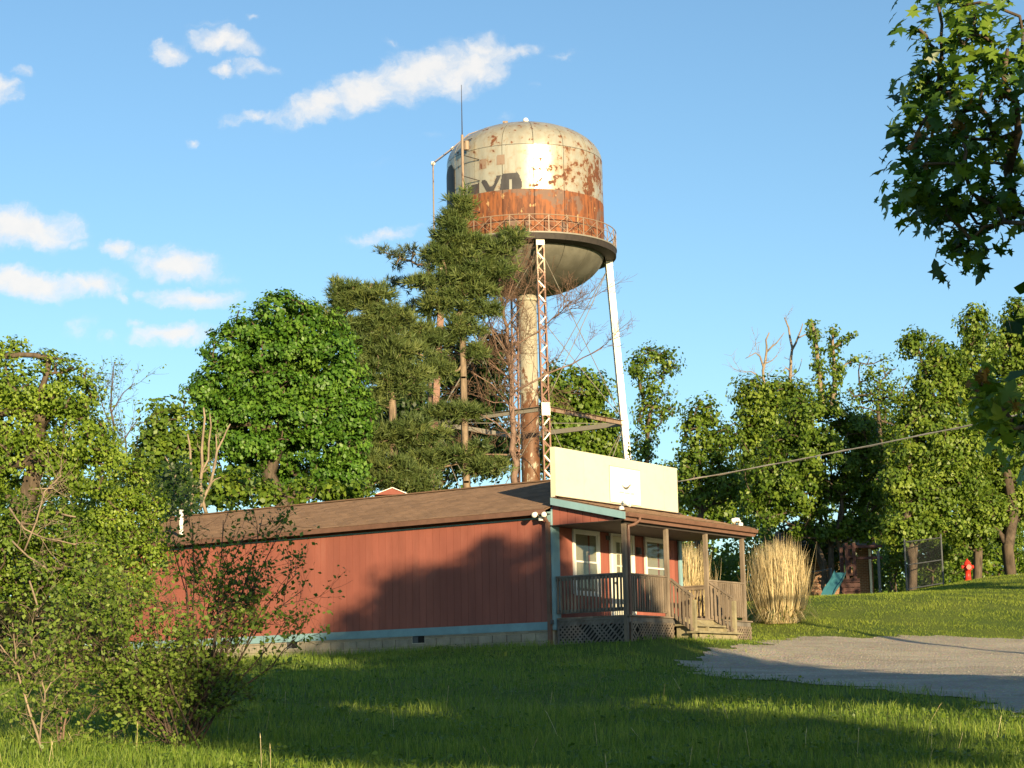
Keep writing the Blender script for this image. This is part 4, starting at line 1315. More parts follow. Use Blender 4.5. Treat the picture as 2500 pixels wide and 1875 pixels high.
LM = {
    'maple': leaf_mat('deep_green_maple_leaves', (.034, .092, .010), (.078, .175, .018), (.15, .26, .034)),
    'yellow': leaf_mat('yellow_green_spring_leaves', (.078, .138, .014), (.168, .255, .026), (.29, .37, .05), .38),
    'mid': leaf_mat('mid_green_leaves', (.050, .098, .010), (.105, .175, .018), (.19, .26, .032), .34),
    'olive': leaf_mat('olive_green_leaves', (.055, .10, .012), (.128, .20, .022), (.245, .31, .045), .36),
    'pine': leaf_mat('pine_needles', (.040, .072, .020), (.085, .120, .030), (.165, .19, .050), .12, .6),
    'pine_blue': leaf_mat('bluish_pine_needles', (.040, .062, .035), (.075, .10, .055), (.12, .145, .07), .12, .6),
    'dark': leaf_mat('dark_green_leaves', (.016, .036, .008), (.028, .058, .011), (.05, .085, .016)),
    'shrub': leaf_mat('small_shrub_leaves', (.055, .10, .014), (.125, .19, .028), (.22, .28, .06), .3, .5, .2),
    'silver_maple': leaf_mat('young_silver_maple_leaves', (.026, .066, .010), (.070, .145, .016), (.18, .26, .03), .35, .4, .4),
    'twig': leaf_mat('dead_twigs', (.10, .06, .045), (.165, .105, .075), (.24, .165, .12), 0.0, .9, .1),
    'brush': leaf_mat('shade_coloured_brush_leaves', (.010, .012, .005), (.018, .020, .008), (.035, .036, .014), .1, .7, .1),  # near-black leaf colour stands in for the hollow's shade
    'straw': leaf_mat('dry_grass_straw', (.36, .26, .14), (.56, .44, .25), (.72, .61, .40), .25, .7, .2),
    'straw_green': leaf_mat('green_base_blades', (.06, .10, .02), (.10, .14, .03), (.16, .2, .05), .25, .6, .2),
}


def trunk_line(base, top, n=7, wob=.03):
    base = np.array(base, float); top = np.array(top, float); L = np.linalg.norm(top - base)
    P = []
    for i in range(n):
        f = i / (n - 1)
        P.append(base + (top - base) * f + (rng.normal(size=3) * L * wob * math.sin(math.pi * f) * np.array([1, 1, .2])))
    return P


def leafy_tree(name, label, depth, lobes, leaf='mid', trunk_u=None, r0=.2, density=1.6, per=46, crad=.62, size=.17, inner=.5, base=None, top=None, bark='bark', group=None,
               cat='tree', rough=.28, out_bias=1.0, up_bias=.35, rnd=.6, dscale=.85, flat=.7, keep=.45, stems=1, tint_sp=.25):
    C, Nn, ell = lobe_points(lobes, depth, density, inner, rough=rough, dscale=dscale)
    C, Nn = cull_inside(C, Nn, ell, keep)
    cz = np.array([e[0] for e in ell])
    if base is None:
        u = trunk_u if trunk_u is not None else float(np.mean([L[0] for L in lobes]))
        p = at(u, 1400, depth); base = np.array([p[0], depth, gh(p[0], depth) - .15])
    else:
        base = np.array([base[0], base[1], gh(base[0], base[1]) - .15])
    ok = C[:, 2] > gz_(C[:, 0], C[:, 1]) + .15
    C, Nn = C[ok], Nn[ok]
    if top is None:
        t = cz.mean(0); top = np.array([t[0] * .7 + base[0] * .3, t[1] * .7 + base[1] * .3, C[:, 2].max() * .75 + base[2] * .25])
    root = empty(name, base)
    tag(root, label, cat, group)
    Vs, Qs = [], []; no = 0
    tips = C
    for s in range(stems):
        tt = top if stems == 1 else C[rng.integers(len(C))] * .7 + base * .3
        bb = base if stems == 1 else base + np.array([rng.uniform(-.25, .25), rng.uniform(-.2, .2), 0])
        sub = tips if stems == 1 else tips[s::stems]
        A, par, rad = skeleton(trunk_line(bb, tt), sub, r0 if stems == 1 else r0 * .55)
        V, Q = seg_tubes(A, par, rad); Vs.append(V); Qs.append(Q + no); no += len(V)
    V = np.concatenate(Vs) - base; Q = np.concatenate(Qs)
    link('trunk', fast_mesh('trunk', V, Q, smooth=True), M[bark], root)
    V, Q, t = leaves(C, Nn, per, crad, size, flat, out_bias, up_bias, rnd, tint_sp)
    tag(link('crown', fast_mesh('crown', V - base, Q, t), LM[leaf], root), kind='stuff')
    return root


NEEDLE = np.array([[-.06, 0, 0], [.06, 0, 0], [.0, 1.0, .0]])
NEEDLE_F = np.array([[0, 1, 2]])


def pine_tree(name, label, depth, lobes, trunk_px, leaf='pine', r0=.2, density=2.0, shoots=22, needles=9, crad=.55, nlen=.27, inner=.2, bark='bark_pine', group=None, dead=0, dscale=.7, width=1.5, flat=.5, cat='pine tree'):
    C, Nn, ell = lobe_points(lobes, depth, density, inner, rough=.3, dscale=dscale)
    tp = [at(u, v, depth) for (u, v) in trunk_px]
    bx, by = tp[0][0], tp[0][1]
    base = np.array([bx, by, gh(bx, by) - .2])
    tp = [base] + tp
    root = empty(name, base); tag(root, label, cat, group)
    line = []
    for a, b_ in zip(tp[:-1], tp[1:]):
        for f in np.linspace(0, 1, 5)[:-1]: line.append(a + (b_ - a) * f)
    line.append(tp[-1])
    A, par, rad = skeleton(line, C, r0, .014, -.25)
    V, Q = seg_tubes(A, par, rad)
    link('trunk', fast_mesh('trunk', V - base, Q, smooth=True), M[bark], root)
    if dead:
        dead_twigs(root, base, line, dead, lobes, depth)
    n = len(C); sh = np.maximum(3, (shoots * rng.uniform(.5, 1.4, n)).astype(int)); ci = np.repeat(np.arange(n), sh); m_ = len(ci)
    cr = crad * rng.uniform(.6, 1.25, n)
    g = rng.normal(size=(m_, 3)); g /= np.linalg.norm(g, axis=1, keepdims=True); g *= (rng.random(m_) ** .5)[:, None]; g[:, 2] *= flat
    sp = C[ci] + g * cr[ci][:, None]
    ax_s = g * .8 + Nn[ci] * .6 + np.array([0, 0, .75]) + rng.normal(size=(m_, 3)) * .25
    ax_s /= np.linalg.norm(ax_s, axis=1, keepdims=True)
    ni = np.repeat(np.arange(m_), needles); k_ = len(ni)
    d = ax_s[ni] * .75 + rng.normal(size=(k_, 3)) * .55; d /= np.linalg.norm(d, axis=1, keepdims=True)
    pos = sp[ni] + ax_s[ni] * (rng.random(k_) * .16)[:, None]
    x = np.cross(d, rng.normal(size=(k_, 3))); x /= np.linalg.norm(x, axis=1, keepdims=True); z = np.cross(x, d)
    fr_ = np.stack([x * width, d, z], 1)
    V, Q = place(NEEDLE, NEEDLE_F, pos, fr_, nlen * rng.uniform(.7, 1.3, k_))
    t = np.clip(rng.uniform(.25, .75, n)[ci][ni] + rng.normal(size=k_) * .12, 0, 1)
    tag(link('needles', fast_mesh('needles', V - base, Q, np.repeat(t, 3)), LM[leaf], root), kind='stuff')
    return root


def dead_twigs(root, base, line, n, lobes, depth):
    pass


def bare_tree(name, label, stems, bark='bark_pale', group=None, cat='tree', twig=0, twig_len=.6, spread=.5, r_tip=.012, base_z=None, twig_mat=None, leaf=None, leaf_n=0, leaf_size=.06, levels=2, droop=0.0):
    """A leafless or nearly leafless tree from explicit limbs [(points, radius at foot, radius at tip)]; finer twigs grow off them."""
    b0 = np.array(stems[0][0][0], float); base = b0.copy()
    if base_z is not None: base[2] = base_z
    root = empty(name, base); tag(root, label, cat, group)
    mb = MB()
    for (pts, ra, rb) in stems:
        P = [np.array(p, float) for p in pts]; fine = []
        for a, b_ in zip(P[:-1], P[1:]):
            L = np.linalg.norm(b_ - a); k = max(2, int(L / .5))
            for i in range(k): fine.append(a + (b_ - a) * i / k + rng.normal(size=3) * min(.02 * L, ra * .5))
        fine.append(P[-1])
        rr = list(np.linspace(ra, rb, len(fine))); mb.tube([p - base for p in fine], rr, 6)
    o = mb.build('trunk', M[bark], root, True)
    if twig:
        A = []; par = []; rad = []; tips = []
        segs = [(np.array(p, float), np.array(q_, float)) for (pts, _, _) in stems for p, q_ in zip(pts[:-1], pts[1:])]
        Ls = np.array([np.linalg.norm(b_ - a) for a, b_ in segs]); pr_ = Ls / Ls.sum()

        def grow(p, d, L, lev, r):
            i0 = len(A); A.append(p); par.append(-1); rad.append(r); prev = i0; k = 4
            q_ = p.copy(); dd = d.copy()
            for s in range(k):
                dd = dd + rng.normal(size=3) * .16 + np.array([0, 0, .06 - droop]); dd /= np.linalg.norm(dd)
                q_ = q_ + dd * L / k
                A.append(q_.copy()); par.append(prev); rad.append(r * (1 - .7 * (s + 1) / k)); prev = len(A) - 1
                if lev > 0 and s >= 1:
                    for _ in range(2):
                        e_ = dd + rng.normal(size=3) * .6; e_ /= np.linalg.norm(e_)
                        grow(q_.copy(), e_, L * rng.uniform(.4, .65), lev - 1, r * .6)
            tips.append((q_.copy(), dd.copy()))
        for _ in range(twig):
            a, b_ = segs[rng.choice(len(segs), p=pr_)]; f = rng.uniform(.15, 1) if len(segs) < 40 else rng.uniform(.3, 1); p = a + (b_ - a) * f
            d = (b_ - a) / np.linalg.norm(b_ - a) * .6 + rng.normal(size=3) * spread + np.array([0, 0, .15 - droop]); d /= np.linalg.norm(d)
            grow(p, d, twig_len * rng.uniform(.5, 1.3), levels - 1, r_tip)
        A = np.array(A); par = np.array(par); rad = np.maximum(np.array(rad), r_tip * .3)
        V, Q = seg_tubes(A, par, rad, 4)
        tag(link('twigs', fast_mesh('twigs', V - base, Q, np.full(len(V), .5)), LM[twig_mat] if twig_mat else M[bark], root), kind='stuff')
        if leaf:
            # leaves sit along the outer twigs
            cand = np.nonzero(par >= 0)[0]
            pick = cand[rng.integers(0, len(cand), leaf_n)]
            pos = A[pick] + rng.normal(size=(leaf_n, 3)) * leaf_size * .8
            nrm = rng.normal(size=(leaf_n, 3)) * .8 + np.array([0, -.3, .7])
            V, Q = place(LEAF, LEAF_Q, pos, frames(nrm), leaf_size * rng.uniform(.6, 1.35, leaf_n))
            t = np.clip(.5 + rng.normal(size=leaf_n) * .22, 0, 1)
            tag(link('leaves', fast_mesh('leaves', V - base, Q, np.repeat(t, 4)), LM[leaf], root), kind='stuff')
    return root


# --- trees beyond the building, left to right
leafy_tree('maple_tree', 'big round deep green maple behind the left half of the brown roof', 74,
           [(690, 770, 80, 62), (615, 800, 60, 50), (760, 800, 70, 55), (560, 850, 62, 52), (650, 860, 75, 55), (730, 865, 72, 55), (810, 860, 60, 58), (530, 930, 60, 55), (600, 930, 70, 52), (690, 940, 80, 56), (780, 940, 70, 55), (845, 940, 52, 58), (515, 1015, 52, 52), (590, 1010, 70, 50), (670, 1020, 75, 52), (755, 1020, 75, 52), (835, 1020, 62, 56), (540, 1085, 62, 42), (620, 1095, 70, 46), (710, 1100, 80, 48), (800, 1095, 72, 48), (860, 1085, 45, 45), (600, 1160, 80, 42, 1.2), (700, 1170, 80, 40, 1.5), (800, 1155, 70, 42, .6), (860, 1150, 45, 45), (690, 885, 135, 120, 2.0), (680, 1035, 165, 100, 2.0), (740, 1190, 110, 36, 2.5), (870, 1000, 38, 60), (500, 960, 40, 50)],
           'maple', 665, .32, density=4.4, per=62, crad=.40, size=.155, inner=.62, rough=.30, keep=.5, dscale=1.0)
leafy_tree('young_maple_tree', 'small bright green tree between the yellow-green tree and the big round maple', 66, [(410, 1040, 62, 75), (450, 1110, 75, 85), (375, 1120, 60, 80), (430, 1190, 95, 60)], 'mid', 420, .10, density=5.76, per=34, crad=.5, size=.18, inner=.5)
leafy_tree('roadside_bush', 'bright green leafy bush rising just over the roof left of the maple trunk', 62, [(600, 1190, 70, 48), (545, 1200, 55, 45), (655, 1215, 45, 32), (760, 1200, 90, 26), (850, 1195, 60, 26)], 'mid', 595, .06, density=5.5, per=34, crad=.42, size=.17, inner=.4, cat='bush')
pine_tree('pine_tree', 'broad pine with feathery top just right of the round maple', 80,
          [(905, 730, 55, 40), (850, 725, 45, 35), (820, 775, 40, 40), (940, 790, 70, 45), (880, 820, 60, 45), (960, 860, 80, 45), (900, 900, 55, 45), (900, 985, 70, 26), (985, 930, 55, 40), (1000, 1055, 85, 35), (930, 1075, 60, 28), (870, 1130, 70, 36), (930, 1160, 110, 45), (1020, 1180, 70, 30)],
          [(962, 1180), (958, 1000), (950, 850), (908, 695)], r0=.22, density=6, crad=0.42, nlen=.34, width=1.1, shoots=18, needles=7, flat=.42)
pine_tree('tall_pine_tree', 'tallest pine, its pointed top crossing the left side of the water tank', 88,
          [(1126, 492, 22, 26), (1122, 535, 40, 32), (1105, 575, 52, 34), (1155, 600, 42, 30), (1252, 580, 26, 26), (1235, 612, 40, 26), (1080, 625, 60, 28), (1160, 650, 60, 30), (1215, 665, 45, 24), (1120, 690, 66, 28), (1050, 690, 50, 20), (1165, 715, 50, 26), (1085, 745, 70, 30), (1180, 765, 40, 22), (1020, 800, 55, 28), (1120, 805, 55, 26), (1060, 845, 55, 28), (1000, 850, 40, 24), (1060, 905, 65, 24), (1150, 870, 36, 18), (1110, 1010, 60, 20), (1140, 1110, 70, 22), (1040, 1130, 60, 30), (1180, 1145, 60, 24), (1060, 1010, 40, 18), (1000, 950, 40, 20)],
          [(1139, 1180), (1133, 1000), (1130, 850), (1120, 700), (1126, 472)], r0=.19, density=4.6, crad=0.45, nlen=.36, width=1.1, shoots=20, needles=7, flat=.42)
pine_tree('thin_pine_tree', 'thin bluish pine with sparse drooping boughs left of the water tank', 96,
          [(975, 640, 45, 22), (1020, 610, 35, 26), (955, 620, 26, 20), (1000, 690, 60, 26), (1060, 640, 40, 40), (990, 750, 60, 28), (1045, 720, 40, 28), (960, 700, 22, 14)],
          [(1050, 1180), (1050, 900), (1045, 700), (1050, 590)], 'pine_blue', r0=.12, density=1.7, shoots=9, crad=.4)


def pxl(pts, depth):
    return [at(u, v, depth + (dd[0] if (dd := p3) else 0)) for (u, v, *p3) in pts]


# dying pine full of reddish bare twigs, its long limbs reaching right across the tower
d0 = 90
bare_tree('dead_pine_tree', 'dying pine of brown bare twigs reaching across the tower legs', [
    (pxl([(1258, 1200), (1256, 1100), (1250, 950), (1240, 830), (1222, 720), (1215, 660)], d0), .17, .05),
    (pxl([(1252, 960), (1330, 915), (1400, 885), (1470, 850, -1)], d0), .06, .02),
    (pxl([(1244, 850), (1310, 810), (1370, 760, -1), (1395, 735)], d0), .045, .015),
    (pxl([(1250, 930), (1190, 880), (1165, 820)], d0), .05, .02),
    (pxl([(1246, 870), (1200, 800), (1180, 740)], d0), .045, .02),
    (pxl([(1230, 760), (1250, 690), (1270, 640)], d0), .04, .015),
    (pxl([(1256, 1080), (1210, 1030), (1150, 1000)], d0), .05, .02),
    (pxl([(1240, 1110), (1150, 1105), (1085, 1112)], d0), .045, .02),
    (pxl([(1222, 720), (1180, 690), (1160, 650)], d0), .04, .015),
    (pxl([(1254, 1000), (1200, 940), (1140, 900)], d0), .045, .02), (pxl([(1248, 900), (1215, 860), (1200, 800)], d0), .04, .015), (pxl([(1235, 800), (1270, 750), (1285, 700)], d0), .04, .015), (pxl([(1252, 980), (1205, 985), (1150, 960)], d0), .04, .015)],
    'bark_dead', cat='dead pine', twig=125, twig_len=1.5, spread=.55, r_tip=.019, base_z=gh(.1, d0), twig_mat='twig', levels=3)
leafy_tree('woodland_tree', 'mid green tree seen through the tower legs above the false front', 122, [(1405, 960, 75, 60), (1370, 1030, 60, 70), (1440, 1040, 75, 70), (1400, 1110, 110, 60), (1480, 1090, 60, 60), (1350, 960, 30, 70)], 'mid', 1400, .2, density=2.75, per=44, crad=.9, size=.26, inner=.45)
leafy_tree('vine_clad_tree', 'slender tree with vines up its trunk just right of the white tower leg', 96, [(1588, 870, 42, 32), (1630, 880, 30, 40), (1560, 900, 34, 34), (1600, 940, 45, 40), (1585, 1010, 38, 55), (1570, 1090, 34, 55), (1625, 1000, 30, 30)], 'mid', 1572, .12, density=4.8, per=24, crad=.55, size=.17, inner=.2, rough=.4)
leafy_tree('ash_tree', 'narrow dark green tree with open crown standing right of the vine clad tree', 90, [(1722, 1010, 42, 40), (1700, 1060, 45, 55), (1755, 1070, 45, 60), (1715, 1130, 65, 60), (1690, 1200, 50, 50), (1770, 1180, 60, 60), (1670, 1130, 25, 45)], 'mid', 1715, .14, density=4.76, per=34, crad=.6, size=.18, inner=.25, rough=.4)
leafy_tree('yellowing_tree', 'loose olive green tree left of the round dense tree, bare snags above it', 100, [(1840, 960, 50, 40), (1905, 965, 62, 42), (1960, 985, 40, 40), (1860, 1020, 60, 55), (1830, 1090, 45, 70), (1900, 1060, 60, 50), (1830, 1180, 40, 60)], 'olive', 1850, .2, density=4.8, per=40, crad=.75, size=.2, inner=.3, rough=.4)
leafy_tree('round_tree', 'round dense dark green tree with many bare lower stems behind the tan grass', 82,
           [(2060, 1288, 75, 26), (1990, 1300, 60, 30), (2125, 1295, 55, 30), (2000, 1040, 100, 75), (1940, 1100, 80, 70), (2070, 1085, 90, 80), (2010, 1130, 140, 80), (1895, 1160, 65, 70), (2120, 1150, 75, 80), (1950, 1210, 100, 55), (1870, 1230, 50, 60), (2110, 1230, 60, 50)], 'mid', 2030, .16, density=4.2, per=60, crad=.42, size=0.155, inner=.55, rough=.36, stems=5, bark='bark')
leafy_tree('sparse_tree', 'thin crowned tree with sky showing through, right of the vine wrapped snags', 104, [(2135, 900, 55, 36), (2160, 960, 60, 45), (2110, 975, 45, 40), (2190, 1010, 50, 50)], 'mid', 2150, .12, density=2.86, per=24, crad=.6, size=.17, inner=.15, rough=.45)
leafy_tree('tulip_tree', 'yellow-green tree with stepped outline, lowest of the three at right', 76, [(2300, 870, 42, 60), (2275, 940, 60, 60), (2330, 950, 45, 60), (2270, 1020, 75, 60), (2240, 1100, 65, 60), (2310, 1080, 70, 60), (2290, 1170, 90, 60), (2230, 840, 26, 40), (2200, 1180, 50, 55), (2260, 1240, 70, 40), (2210, 1300, 60, 36), (2300, 1290, 60, 36)], 'olive', 2225, .2, density=7, per=58, crad=.46, size=0.15, inner=.55, rough=.45)
leafy_tree('poplar_tree', 'tall yellow-green tree between the stepped tree and the one cut by the right edge', 79, [(2375, 800, 30, 60), (2385, 880, 48, 60), (2360, 960, 50, 60), (2410, 990, 60, 70), (2380, 1080, 70, 70), (2350, 1170, 70, 60), (2400, 1240, 70, 40), (2370, 1300, 60, 34)], 'olive', 2385, .2, density=7, per=58, crad=.46, size=0.15, inner=.55, rough=.45)
leafy_tree('linden_tree', 'tallest leafy tree at the right, dark trunk standing on the lit lawn', 82, [(2480, 775, 38, 55), (2455, 850, 48, 60), (2510, 860, 50, 70), (2470, 940, 70, 70), (2530, 980, 60, 90), (2450, 1040, 65, 70), (2500, 1110, 90, 80), (2430, 1150, 70, 70), (2480, 1220, 90, 60), (2390, 1290, 60, 28), (2440, 1290, 50, 26)], 'olive', 2472, .26, density=7, per=58, crad=.46, size=0.15, inner=.55, rough=.45, base=(at(2470, 1400, 81)[0], 81))
leafy_tree('honeysuckle_bush', 'bright green bush in sunlight beside the dark trunk at right', 84, [(2430, 1370, 55, 38), (2480, 1365, 40, 34), (2400, 1350, 30, 30)], 'yellow', 2440, .05, density=4, per=34, crad=.4, size=.16, inner=.3, cat='bush')
leafy_tree('lilac_bush', 'bright bush behind the green playground post', 92, [(2180, 1372, 26, 26), (2200, 1345, 20, 22)], 'yellow', 2185, .04, density=5, per=30, crad=.35, size=.16, inner=.3, cat='bush')
leafy_tree('dark_bush', 'dark bush in shade behind the chain-link gate panel', 90, [(2250, 1365, 60, 50), (2320, 1370, 55, 45), (2280, 1310, 80, 45)], 'mid', 2270, .06, density=3, per=34, crad=.5, size=.17, inner=.3, cat='bush')
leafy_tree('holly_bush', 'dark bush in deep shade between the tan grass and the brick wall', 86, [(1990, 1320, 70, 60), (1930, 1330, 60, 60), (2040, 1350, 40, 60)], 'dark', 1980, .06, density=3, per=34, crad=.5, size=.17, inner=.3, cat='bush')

cw = []; nw_ = []
for k in range(760):
    u = rng.uniform(1560, 2620); dd = rng.uniform(92, 102); x = at(u, 1300, dd)[0]
    cw.append((x, dd, gh(x, dd) + rng.uniform(.1, 1) * (4.2 + 1.2 * math.sin(u * .021) + .8 * math.sin(u * .06)))); nw_.append((.2, -1, .3))
V, Q, t = leaves(np.array(cw), np.array(nw_), 40, .7, .19, .8)
tag(link('undergrowth', fast_mesh('undergrowth', V, Q, t), LM['mid']), kind='stuff')

# bare snags and vine wrapped trunks above the olive tree
d0 = 102
bare_tree('bare_snag', 'left bare forked snag against the sky above the olive tree', [
    (pxl([(1868, 1000), (1865, 905), (1872, 860), (1870, 830), (1878, 812)], d0), .10, .03), (pxl([(1866, 900), (1856, 870), (1845, 862), (1820, 875)], d0), .06, .015),
    (pxl([(1873, 858), (1895, 838), (1915, 812)], d0), .05, .015), (pxl([(1868, 888), (1885, 880), (1898, 868)], d0), .04, .015), (pxl([(1862, 925), (1835, 908), (1806, 908)], d0), .04, .015)], 'bark_pale', 'bare snags above the trees', cat='dead tree', twig=14, twig_len=.9, r_tip=.014, spread=.5, levels=2, base_z=gh(13, d0))
bare_tree('bare_snag', 'taller bare forked snag with a Y-shaped top, left of the vine wrapped trunks', [
    (pxl([(1928, 1000), (1930, 900), (1933, 850), (1925, 800), (1915, 775)], d0), .12, .03), (pxl([(1933, 855), (1950, 820), (1960, 790)], d0), .07, .02), (pxl([(1950, 825), (1970, 815), (1990, 812)], d0), .04, .015),
    (pxl([(1930, 905), (1918, 898), (1912, 905)], d0), .05, .02), (pxl([(1929, 925), (1950, 905), (1958, 875)], d0), .03, .012)], 'bark_pale', 'bare snags above the trees', cat='dead tree', twig=8, twig_len=.7, r_tip=.013, spread=.5, levels=2, base_z=gh(15, d0))


def vine_trunk(label, px, depth, wid, extra, seed):
    P = pxl(px, depth)
    r = bare_tree('vine_wrapped_snag', label, [(P, .16, .05)] + [(pxl(e, depth), .07, .02) for e in extra], 'bark_pale', 'vine wrapped snags', cat='dead tree', base_z=gh(P[0][0], depth))
    C = []; Nn = []
    for line, w in [(P, wid)] + [(pxl(e, depth), wid * .6) for e in extra]:
        for a, b_ in zip(line[:-1], line[1:]):
            L = np.linalg.norm(b_ - a); n = max(4, int(L * 26 * w / .4))
            f = rng.random(n); dd = rng.normal(size=(n, 3)); dd[:, 2] *= .4; dd /= np.linalg.norm(dd, axis=1, keepdims=True)
            C.append(a + (b_ - a) * f[:, None] + dd * (w * rng.uniform(.3, 1.0, n))[:, None]); Nn.append(dd)
    C = np.concatenate(C); Nn = np.concatenate(Nn)
    V, Q, t = leaves(C, Nn, 9, .22, .17, .9)
    tag(link('vines', fast_mesh('vines', V - np.array(r.location), Q, t), LM['mid'], r), kind='stuff')


vine_trunk('left vine wrapped snag, a plain green column with a thin tip', [(2010, 1010), (2000, 920), (1995, 860), (1985, 800), (1982, 785)], 100, .42, [], 1)
vine_trunk('right vine wrapped snag with green arms leaning right', [(2030, 1010), (2038, 920), (2034, 850), (2033, 800)], 100, .45, [[(2040, 930), (2065, 890), (2095, 875)], [(2036, 850), (2062, 828), (2085, 815)]], 2)

# low woods that close the view far behind
cw = []; nw_ = []
for u in range(-300, 2900, 14):
    for k in range(8):
        dd = rng.uniform(128, 150)
        x = at(u + rng.uniform(-10, 10), 1300, dd)[0]; h = rng.uniform(.05, 1) * (8.2 if u > 1300 else 8.5) * (.8 + .25 * math.sin(u * .013) + .15 * math.sin(u * .041))
        cw.append((x, dd, gh(x, dd) + h)); nw_.append((0, -1, .4))
V, Q, t = leaves(np.array(cw), np.array(nw_), 34, 1.2, .36, .8)
tag(link('far_woods', fast_mesh('far_woods', V, Q, t), LM['mid']), kind='stuff')
leafy_tree('hickory_tree', 'dark green leafy tree filling in behind the two pines', 118, [(880, 1050, 70, 110), (980, 1010, 85, 110), (1080, 1050, 80, 110), (1190, 1090, 90, 80), (1185, 960, 60, 80), (1205, 860, 42, 60), (1110, 900, 60, 80), (860, 1150, 80, 70), (1010, 1150, 110, 60)], 'dark', 1000, .25, density=3.2, per=46, crad=.9, size=.26, inner=.35, rough=.35)
leafy_tree('sycamore_tree', 'mid green tree low in the gap right of the sign, behind the narrow tree', 116, [(1640, 1190, 55, 70), (1760, 1230, 80, 60), (1690, 1270, 110, 50), (1820, 1180, 50, 80)], 'mid', 1700, .2, density=2.6, per=44, crad=.8, size=.23, inner=.3, rough=.35)
leafy_tree('beech_tree', 'green tree closing the gap between the round tree and the stepped yellow-green tree', 108, [(2130, 1060, 60, 80), (2190, 1110, 65, 90), (2150, 1180, 80, 70), (2230, 1270, 110, 60), (2330, 1310, 90, 40)], 'mid', 2170, .2, density=4.2, per=46, crad=.75, size=.2, inner=.3, rough=.35)
cw = []; nw_ = []
for k in range(900):
    u = rng.uniform(-300, 470); dd = rng.uniform(53, 60); x = at(u, 1300, dd)[0]
    cw.append((x, dd, gh(x, dd) + rng.uniform(.1, 5.6))); nw_.append((0, -1, .4))
V, Q, t = leaves(np.array(cw), np.array(nw_), 46, .55, .13, .8)
tag(link('undergrowth', fast_mesh('undergrowth', V, Q, t), LM['dark']), kind='stuff')  # dark leaf colour puts the shade behind the thicket

# --- the overgrown left side
leafy_tree('elm_tree', 'tall yellow-green tree filling the left edge in full sunlight', 43,
           [(60, 930, 130, 95), (170, 960, 85, 80), (30, 1020, 150, 100), (150, 1060, 120, 100), (230, 1060, 50, 60), (70, 1140, 150, 90), (210, 1150, 75, 75), (-90, 960, 120, 120), (-60, 1120, 120, 130), (15, 850, 45, 28), (255, 1130, 40, 50)],
           'yellow', 90, .22, density=7, per=70, crad=.36, size=0.085, inner=.55, rough=.3)
leafy_tree('overgrown_bush', 'yellow-green bush hiding the far left end of the red wall and roof', 45.5,
           [(300, 1180, 75, 60), (352, 1235, 56, 58), (300, 1270, 90, 70), (378, 1312, 34, 44), (230, 1270, 90, 80), (340, 1350, 70, 55), (260, 1370, 90, 70), (290, 1120, 40, 40), (380, 1235, 24, 34), (325, 1420, 60, 50), (265, 1470, 85, 60), (385, 1365, 28, 30)],
           'yellow', 300, .07, density=9, per=58, crad=.32, size=0.078, inner=.45, rough=.35, cat='bush')
leafy_tree('thicket_bush', 'darker green thicket with broken pale branches below the tall yellow-green tree', 39,
           [(40, 1280, 130, 70), (150, 1300, 110, 80), (60, 1390, 140, 80), (190, 1400, 90, 70), (-40, 1350, 110, 110), (120, 1455, 110, 50), (20, 1470, 100, 60), (230, 1460, 80, 50)],
           'mid', 80, .07, density=8.5, per=52, crad=.32, size=0.078, inner=.45, rough=.35, cat='bush', stems=3)
d0 = 38
bare_tree('fallen_branch', 'pale broken branches tangled in the green thicket at left', [
    (pxl([(20, 1240), (60, 1290), (110, 1315), (185, 1330)], d0), .02, .012), (pxl([(60, 1345), (110, 1200), (150, 1160)], d0), .02, .012), (pxl([(70, 1195), (130, 1192)], d0), .02, .012),
    (pxl([(30, 1320), (70, 1360), (110, 1385)], d0), .02, .015), (pxl([(150, 1255), (185, 1262)], d0), .02, .015), (pxl([(75, 1420), (90, 1480), (95, 1540), (110, 1600)], d0), .02, .02)], 'bark_pale', cat='branch', twig=26, twig_len=.6, r_tip=.009, spread=.6)
# hollow under the thicket: its shade is put into the near-black leaf colour
leafy_tree('undergrowth_bush', 'low brush at the foot of the thicket, leaves coloured near-black for shade, left edge', 36, [(40, 1560, 110, 50), (150, 1580, 90, 45), (-30, 1640, 70, 40), (240, 1560, 60, 50), (100, 1510, 170, 40)], 'brush', 90, .03, density=9, per=40, crad=.3, size=0.075, inner=.3, cat='bush', stems=4)
bare_tree('distant_sapling', 'far thin sapling nearly bare against the sky', [
    (pxl([(285, 1250), (280, 1100), (272, 1000), (275, 930), (280, 885)], 64), .06, .012), (pxl([(272, 1010), (300, 960), (330, 935)], 64), .025, .01), (pxl([(278, 1060), (250, 990), (240, 930)], 64), .025, .01),
    (pxl([(282, 1100), (320, 1050), (345, 1010)], 64), .03, .01), (pxl([(300, 1180), (310, 1100), (305, 1040)], 64), .03, .01)], 'bark', cat='sapling', twig=46, twig_len=.9, r_tip=.010, spread=.5, leaf='mid', leaf_n=620, leaf_size=.09, levels=2)
